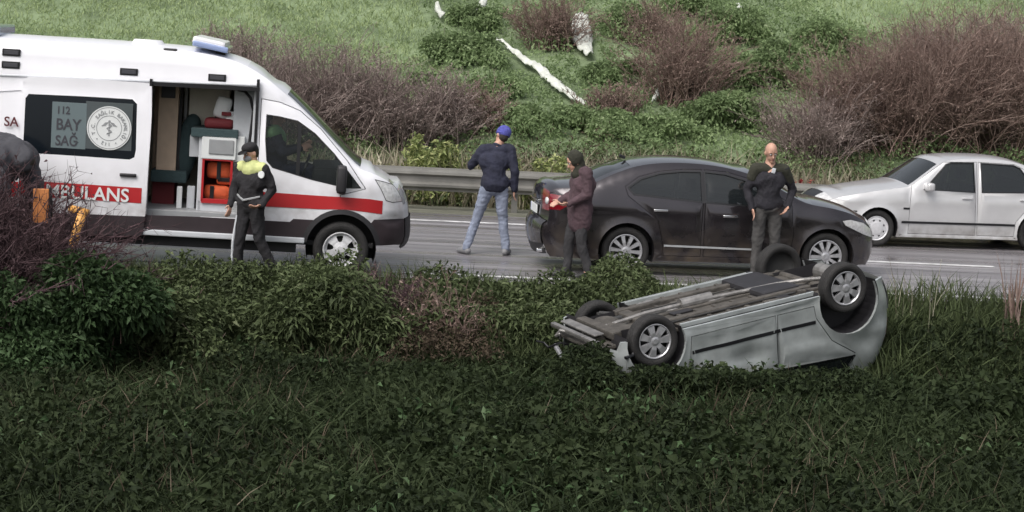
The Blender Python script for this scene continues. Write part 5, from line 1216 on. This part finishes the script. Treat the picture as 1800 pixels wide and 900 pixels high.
bank('flattened_grass', -5.2, 3.5, 22.5, 24.2, 15000, .55, M['leaf_olive'], 'flattened pale olive grass on the bank between bushes and road', 'grass', 28, False, .018)
bank('weeds', -4.6, -1.4, 22.6, 23.9, 15000, .75, M['leaf_olive'], 'olive leafy weeds on the bank in front of the ambulance wheel', 'weeds', 22, True, .11, .35)
bank('weeds', -1.6, 1.2, 22.9, 24.0, 12000, .68, M['leaf_olive'], 'pale olive leafy weeds on the bank below the walking man', 'weeds', 23, True, .12, .3)
bank('weeds', .7, 2.0, 23.4, 24.5, 6500, .62, M['leaf_olive'], 'mixed green weeds before the rear wheel of the dark sedan', 'weeds', 24, True, .09, .4)
bank('tall_grass', 3.9, 9.6, 22.6, 24.4, 9000, .66, M['leaf_olive'], 'tall olive grass on the bank right of the overturned car', 'grass', 25, False, .016)
bank('dead_grass', 4.2, 9.6, 23.2, 24.3, 4200, .55, M['leaf_brown'], 'brown dead grass mixed into the bank right of the overturned car', 'grass', 26, False, .014, den=-.1)
bank('dead_leaves', -1.7, .3, 22.2, 23.5, 6500, .55, M['leaf_brown'], 'patch of brown dead weeds below the walking man', 'weeds', 27, True, .065, .4)
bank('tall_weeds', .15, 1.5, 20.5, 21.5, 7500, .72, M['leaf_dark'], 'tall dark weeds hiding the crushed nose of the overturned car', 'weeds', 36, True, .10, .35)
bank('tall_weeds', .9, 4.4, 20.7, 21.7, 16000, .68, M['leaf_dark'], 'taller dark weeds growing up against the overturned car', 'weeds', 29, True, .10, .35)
bank('verge_grass', -9, .8, 22.0, 23.6, 9000, .42, M['leaf_olive'], 'loose grass between the roadside bushes and the field', 'grass', 30, False, .014)
# big bush at the left and other plants in front
bush('big dark green leafy bush at the left in front of the ambulance', fpos(170, 21.4), (.85, .8, 1.50), 15000, M['leaf_bush'], 31, leaf=.09, lw=.45)
bush('low broad green bush at the left edge below the purple shrub', fpos(25, 20.9), (.9, .8, 1.12), 11500, M['leaf_bush'], 32, leaf=.09, lw=.45)
bush('small green bush between the big left bush and the officer', fpos(320, 21.9), (.75, .7, .88), 8000, M['leaf_olive'], 33, leaf=.08, lw=.45)
bush('drooping olive plant in front of the ambulance front wheel', fpos(600, 22.8), (.8, .5, 1.0), 6500, M['leaf_olive'], 34, leaf=.11, lw=.28)
bush('pale olive drooping plant just left of the brown weeds', fpos(500, 22.6), (.6, .5, .80), 4500, M['leaf_olive'], 35, leaf=.11, lw=.3)
bare_shrub('dense dark purple bare shrub at the left edge in front of the charcoal coat', fpos(-45, 21.7), 2.35, .66, 560, M['twig_dark'], 41, r0=.018, dead=8000)
bare_shrub('brown bare twiggy shrub by the ambulance front bumper', fpos(668, 23.3), .95, .55, 60, M['twig_dark'], 42, r0=.009, dead=700)
bare_shrub('thin bare brown stems below the walking man', fpos(775, 23.0), .95, .5, 26, M['twig_brown'], 43, r0=.007, dead=400)
weed('grey green sprig before the ambulance front bumper', fpos(722, 23.6), .75, 60, M['leaf_pale'], 44, spread=.16, wid=.02)
weed('dry stalk plant standing at the right edge of the bank', fpos(1785, 23.8), 1.15, 30, M['twig_brown'], 45, spread=.06, wid=.03, lean=.08, bend=.1)
weed('thin dry stalks behind the tail of the overturned car', fpos(1600, 24.0), .85, 26, M['leaf_pale'], 46, spread=.3, wid=.012, lean=.15)
# leaning plants beside the upturned car
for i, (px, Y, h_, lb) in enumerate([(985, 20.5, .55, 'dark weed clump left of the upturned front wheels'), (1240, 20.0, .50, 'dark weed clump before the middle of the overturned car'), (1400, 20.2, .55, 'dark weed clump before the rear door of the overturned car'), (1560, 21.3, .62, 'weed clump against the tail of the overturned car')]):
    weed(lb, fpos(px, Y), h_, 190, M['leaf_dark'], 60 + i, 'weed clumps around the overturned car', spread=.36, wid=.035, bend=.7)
# --- plants behind the guard rail
r = np.random.default_rng(5)
n = 15000; x = r.uniform(-13, 14, n); y = r.uniform(34.5, 36.6, n); P = np.stack([x, y, G(x, y)], 1); D = np.stack([r.normal(0, .28, n), r.normal(0, .2, n), np.ones(n)], 1)
o = cat_mesh('dry_weeds', [blades(P, D, r.uniform(.3, 1.25, n) * np.clip(.8 + .35 * fsum(x, y, 8, 1.1), .25, 1.3), r.uniform(.014, .036, n), r.uniform(.1, .5, n))], M['leaf_pale'], None, [r.beta(1.6, 2.6, n)]); kind(o, 'stuff', 'dry pale weeds and reeds behind the guard rail', 'weeds')
n = 26000; x = r.uniform(-13, 14, n); y = r.uniform(34.4, 37.4, n); env = np.clip(.55 + .5 * fsum(x, y, 9, 1.0), .05, 1.25); P = np.stack([x, y, G(x, y) + env * r.uniform(.1, 1, n)], 1); L = r.uniform(.06, .13, n)
o = cat_mesh('weeds', [leaves(P, r.normal(size=(n, 3)), L, L * .45)], M['leaf_olive'], None, [r.uniform(.2, 1, n)]); kind(o, 'stuff', 'mixed olive weeds behind the guard rail', 'weeds')
n = 30000; x = r.uniform(-13, 14, n); y = r.uniform(35.0, 37.8, n); k = fsum(x, y, 19, 1.5) > -.15; x, y = x[k], y[k]; n = len(x); env = np.clip(.55 + .45 * fsum(x, y, 18, 1.3), .1, 1.2); P = np.stack([x, y, G(x, y) + env * r.uniform(.1, 1, n)], 1); L = r.uniform(.04, .10, n)
o = cat_mesh('dead_weeds', [leaves(P, r.normal(size=(n, 3)) + np.array([[0, 0, .3]]), L, L * .35)], M['leaf_brown'], None, [r.uniform(.1, 1, n)]); kind(o, 'stuff', 'patches of brown dead weeds at the foot of the slope', 'weeds')
n = 5000; x = rg.uniform(-7, 7, n); y = rg.uniform(14.5, 22.5, n); k = fsum(x, y, 33, 1.1) > .1; x, y = x[k], y[k]; n = len(x); P = np.stack([x, y, G(x, y) + .1], 1); k = free(P + np.array([[0, 0, .2]])); P = P[k]; n = len(P)
o = cat_mesh('dead_stems', [blades(P, np.stack([rg.normal(0, .7, n), rg.normal(0, .6, n), np.ones(n)], 1), rg.uniform(.2, .5, n), rg.uniform(.006, .014, n), rg.uniform(0, .5, n))], M['leaf_brown'], None, [rg.uniform(.3, 1, n)]); kind(o, 'stuff', 'thin dead stems scattered among the field undergrowth', 'stems')
for i, (px, Y, h_, nn, lb) in enumerate([(705, 34.9, .95, 420, 'yellow green weed clump behind the rail nearest the ambulance bonnet'), (750, 35.0, 1.0, 460, 'tallest yellow green weed clump behind the rail left of the walking man'), (800, 34.9, .75, 260, 'small yellow green weed clump at the elbow of the walking man'),
        (935, 34.9, .85, 420, 'yellow green weed clump just right of the blue beanie'), (985, 35.0, .75, 300, 'yellow green weed clump above the tail of the dark sedan')]):
    rr = np.random.default_rng(80 + i); t = thing('yellow_weed', lb, 'plant', fpos(px, Y), 0, 'yellow green weeds behind the guard rail')
    nn = int(nn * 1.8); kx = rr.integers(0, 9, nn * 3); sx, sy, sz = rr.normal(0, .38, 9), rr.normal(0, .2, 9), rr.uniform(.55, 1.25, 9) * h_; P = np.stack([sx[kx] + rr.normal(0, .06, nn * 3), sy[kx] + rr.normal(0, .05, nn * 3), rr.uniform(.1, 1, nn * 3) ** .8 * sz[kx]], 1); L = rr.uniform(.06, .15, nn * 3)
    cat_mesh('foliage', [leaves(P, rr.normal(size=(nn * 3, 3)) + np.array([[0, 0, .5]]), L, L * .4)], M['leaf_yellow'], t, [rr.uniform(0, 1, nn * 3)])
    sg = [((rr.normal(0, .2), rr.normal(0, .12), -.05), (rr.normal(0, .3), rr.normal(0, .2), h_ * rr.uniform(.6, 1)), .008, .003) for _ in range(18)]; segs_mesh('stems', sg, M['leaf_yellow'], t, rr)
reeds = [(640, .8), (662, .95), (836, .9), (1022, .8), (1070, .8), (1120, 1.0), (1175, .9), (1225, .85), (1268, 1.0), (1300, .8), (1420, .95), (1470, .7), (1515, .8)]
rl = ['beside the ambulance bonnet', 'at the foot of the purple thicket', 'behind the walking man', 'above the maroon jacket', 'above the rear window of the dark sedan', 'above the antenna of the dark sedan', 'above the roof of the dark sedan', 'above the front half of the sedan roof', 'left of the bald man', 'directly behind the bald head', 'above the bonnet of the silver car', 'left of the silver windscreen', 'beside the silver windscreen']
for i, ((px, h_), lb) in enumerate(zip(reeds, rl)):
    weed('pale dry reed clump ' + lb, fpos(px, 35.0), h_ * 1.25, 130, M['leaf_pale'], 100 + i, 'pale reed clumps behind the guard rail', 'reed_clump', 'reeds', .055, .22, .35, .25)
t = bush('small red leaved shrub behind the shoulder of the bald man', fpos(1385, 35.2), (.38, .3, .72), 900, M['leaf_red'], 131, leaf=.08, name='red_shrub', cat='shrub')
# --- hillside cover
STRIPS = [[(872, 68), (910, 95), (945, 118), (975, 145), (1005, 170), (1030, 184)], [(1022, 25), (1018, 45), (1022, 65), (1036, 95)], [(768, 5), (770, 18), (780, 27)], [(850, 0), (846, 10), (838, 20)], [(1225, 0), (1232, 12), (1240, 24)], [(1296, 6), (1304, 16)], [(1165, 153), (1155, 165), (1148, 178)], [(1070, 210), (1030, 214), (1018, 220)]]
def strip_free(P):
    k = np.ones(len(P), bool)
    for s_, w_ in zip(STRIPS, (.10, .25, .1, .12, .1, .08, .08, .06)):
        q = [tuple(hill_at(p[0], p[1] + 15)[:2]) for p in s_]; d = P[:, :2] * 1.0; k &= segdist(d, q) > w_
        d2 = d + np.array([[0, .3]]); k &= segdist(d2, q) > w_ * .8
    return k
def hp_(px, py): p = hill_at(px, py); return (p.x, p.y, float(G(p.x, p.y)))
n = 290000; x = r.uniform(-15, 17, n); y = r.uniform(36.5, 62, n); P = np.stack([x, y, G(x, y)], 1); px, py = proj(P)
fieldL = pip(np.stack([px, py], 1), [(-900, -900), (560, -900), (700, -200), (740, 20), (800, 130), (640, 125), (430, 105), (0, 90), (-900, 60)])
fieldR = pip(np.stack([px, py], 1), [(1250, -900), (3000, -900), (3000, 60), (1800, 75), (1620, 80), (1490, 60), (1385, 18), (1300, -60)])
soft = fsum(x, y, 40, 1.2) * 18; fld = fieldL | fieldR
k = fld; m_ = k.sum(); Pg = P[k]; D = np.stack([r.normal(0, .4, m_), r.normal(0, .4, m_), np.ones(m_)], 1)
o = cat_mesh('field_grass', [blades(Pg, D, r.uniform(.06, .17, m_), r.uniform(.012, .024, m_), r.uniform(.2, .6, m_))], M['grass_hill'], None, [np.clip(r.beta(3, 3, m_) + .25 * fsum(Pg[:, 0], Pg[:, 1], 41, .5), 0, 1)]); kind(o, 'stuff', 'short bright green grass on the upper slope', 'grass')
k = ~fld & (fsum(x, y, 42, .8) > -.75); Pb = P[k]; Pb = Pb[strip_free(Pb)][:190000]; m_ = len(Pb); env = np.clip(.32 + .42 * fsum(Pb[:, 0], Pb[:, 1], 43, 1.3) + .14 * fsum(Pb[:, 0], Pb[:, 1], 44, 4), .03, 1.1); env = np.where(strip_free(Pb + np.array([[0, .5, 0]])) & strip_free(Pb + np.array([[0, 1.1, 0]])), env, env * .25)
Pb = Pb + np.stack([0 * env, 0 * env, env * r.uniform(.35, 1.02, m_)], 1); L = r.uniform(.05, .12, m_); D = r.normal(size=(m_, 3)) * .7 + np.array([[0, -.3, .4]])
tn = np.clip(r.beta(2, 2.4, m_) * .7 + .15 + .3 * fsum(Pb[:, 0], Pb[:, 1], 45, .9), 0, 1)
o = cat_mesh('brambles', [leaves(Pb, D, L, L * r.uniform(.35, .6, m_), .3)], M['leaf_hill'], None, [tn]); kind(o, 'stuff', 'green brambles and creepers covering the lower slope', 'brambles')
gb = [((800, 112), (1.15, .8, .75), 3200, 'rounded green bush under the two small white strips of the slope'), ((835, 48), (.8, .7, .5), 1900, 'green bush at the top of the long white streak'), ((860, 172), (.9, .6, .45), 2600, 'low green bush just left of the long white streak'),
      ((1085, 150), (.8, .6, .5), 1900, 'low green bush right of the long white streak'), ((1100, 65), (.8, .6, .75), 2300, 'green bush right of the broad white patch'), ((1290, 75), (1.0, .8, .8), 2800, 'green bush below the upper right white strip'),
      ((1345, 150), (1.35, .9, 1.05), 4300, 'largest green bush in the middle of the slope right of the brown shrub'), ((1440, 105), (1.1, .8, .85), 3200, 'green bush below the right grass field'), ((1290, 225), (1.2, .8, .75), 3200, 'broad green bush above the bald man'),
      ((1160, 245), (1.2, .7, .55), 2800, 'low green bush above the roof of the dark sedan'), ((1040, 235), (1.1, .7, .5), 2600, 'low green bush above the maroon jacket'), ((950, 225), (1.0, .7, .45), 2300, 'low green bush right above the blue beanie'),
      ((760, 170), (.9, .6, .5), 2000, 'low green bush between the purple thicket and the beanie'), ((1200, 20), (.8, .6, .6), 1900, 'small green bush at the top beside the upper right white strip')]
for i, (q, rad, nn, lb) in enumerate(gb):
    bush(lb, hp_(*q), (rad[0], rad[1], rad[2] * .85), int(nn * 1.7), M['leaf_hill'], 140 + i, 'green bushes on the slope', leaf=.105, lw=.5)
bs = [((470, 225), 1.9, .8, 75, 'twig_purple', 'purple brown bare shrub just behind the ambulance windscreen'), ((545, 265), 2.2, .9, 90, 'twig_purple', 'tall purple brown bare shrub above the ambulance bonnet'), ((610, 235), 1.8, .8, 75, 'twig_purple', 'purple brown bare shrub in the middle of the thicket'),
      ((690, 262), 1.7, .8, 75, 'twig_purple', 'purple bare shrub above the yellow weeds'), ((770, 255), 1.45, .8, 60, 'twig_purple', 'low purple bare shrub nearest the blue beanie'), ((840, 235), 1.1, .7, 50, 'twig_brown', 'small brown bare shrub behind the blue beanie'), ((400, 130), 1.2, .7, 45, 'twig_purple', 'low purple bare shrub showing above the light bar'),
      ((1200, 185), 1.9, .75, 95, 'twig_brown', 'brown bare shrub in the middle of the slope above the sedan'), ((1150, 90), 1.2, .6, 60, 'twig_brown', 'small brown bare shrub above the middle brown shrub'), ((970, 85), 1.3, .7, 70, 'twig_brown', 'brown bare shrub left of the broad white patch'),
      ((1080, 215), .9, .6, 40, 'twig_brown', 'small brown bare shrub beside the foot of the white streak'),
      ((1430, 290), 1.6, .8, 85, 'twig_purple', 'grey brown bare shrub above the silver bonnet'), ((1500, 255), 2.0, .9, 110, 'twig_brown', 'reddish bare shrub above the silver windscreen'), ((1590, 270), 2.5, 1.0, 150, 'twig_brown', 'tall reddish brown bare shrub above the silver roof'),
      ((1690, 270), 2.9, 1.1, 170, 'twig_brown', 'tallest reddish brown bare shrub at the right'), ((1790, 275), 2.8, 1.1, 170, 'twig_brown', 'reddish brown bare shrub at the right edge'), ((1640, 150), 1.5, 1.0, 95, 'twig_purple', 'grey purple bare shrub on the upper slope at the right'), ((1760, 140), 1.6, 1.0, 95, 'twig_purple', 'grey purple bare shrub under the right grass field')]
for i, (q, h_, sp, nn, mm, lb) in enumerate(bs):
    bare_shrub(lb, hp_(*q), h_ * 1.04, sp, int(nn * 1.45), M[mm], 170 + i, 'bare shrubs on the slope', r0=.016, dead=2200)
# --- white strips on the slope: crumpled sheets lying on the ground
def white_strip(lb, pts, w, seed):
    rr = np.random.default_rng(seed); c = [np.array(hp_(p[0], p[1] + 15)) for p in pts]; V = []; F = []; K = 6
    q = smooth_line([tuple(p[:2]) for p in c], 8); n = len(q); wd = np.interp(np.linspace(0, 1, n), np.linspace(0, 1, len(w)), w)
    for i, (x, y) in enumerate(q):
        t = np.array(q[min(i + 1, n - 1)]) - np.array(q[max(i - 1, 0)]); t = t / np.linalg.norm(t); s_ = np.array([-t[1], t[0]]); a, b = wd[i] * rr.uniform(.75, 1.0) * .62, wd[i] * rr.uniform(.75, 1.0) * .62
        for k in range(K + 1):
            u = -a + (a + b) * k / K; X, Y = x + s_[0] * u, y + s_[1] * u; V.append((X, Y, float(G(X, Y)) + .20 + (.035 * rr.uniform(-1, 1)) - .05 * abs(u / max(a, b)) ** 2))
    for i in range(n - 1):
        for k in range(K): j = i * (K + 1) + k; F.append((j, j + 1, j + K + 2, j + K + 1))
    o = pyd('white_sheet', V, F, M['pale'], None, True); bpy.context.view_layer.update()
    md = o.modifiers.new('t', 'SOLIDIFY'); md.thickness = .03
    tag(o, lb, 'sheet', 'white strips lying on the slope'); return o
white_strip('long narrow white streak running down the middle of the slope', [(872, 68), (910, 95), (945, 118), (975, 145), (1005, 170), (1030, 184)], [.05, .10, .16, .20, .12, .05], 1)
white_strip('broad ragged white patch high on the slope', [(1022, 25), (1018, 45), (1022, 65), (1036, 95)], [.26, .44, .44, .10], 2)
white_strip('short white strip at the top edge farthest left', [(768, 5), (770, 18), (780, 27)], [.05, .09, .12], 3)
white_strip('short white strip at the top edge second from left', [(850, 0), (846, 10), (838, 20)], [.13, .14, .10], 4)
white_strip('slanting white strip at the top right of the broad patch', [(1225, 0), (1232, 12), (1240, 24)], [.10, .09, .04], 5)
white_strip('tiny white strip rightmost at the top edge', [(1296, 6), (1304, 16)], [.04, .05], 6)
white_strip('small slanting white strip beside the middle brown shrub', [(1165, 153), (1155, 165), (1148, 178)], [.05, .05, .03], 7)
white_strip('small pale strip at the foot of the slope above the sedan tail', [(1070, 210), (1030, 214), (1018, 220)], [.03, .04, .03], 8)
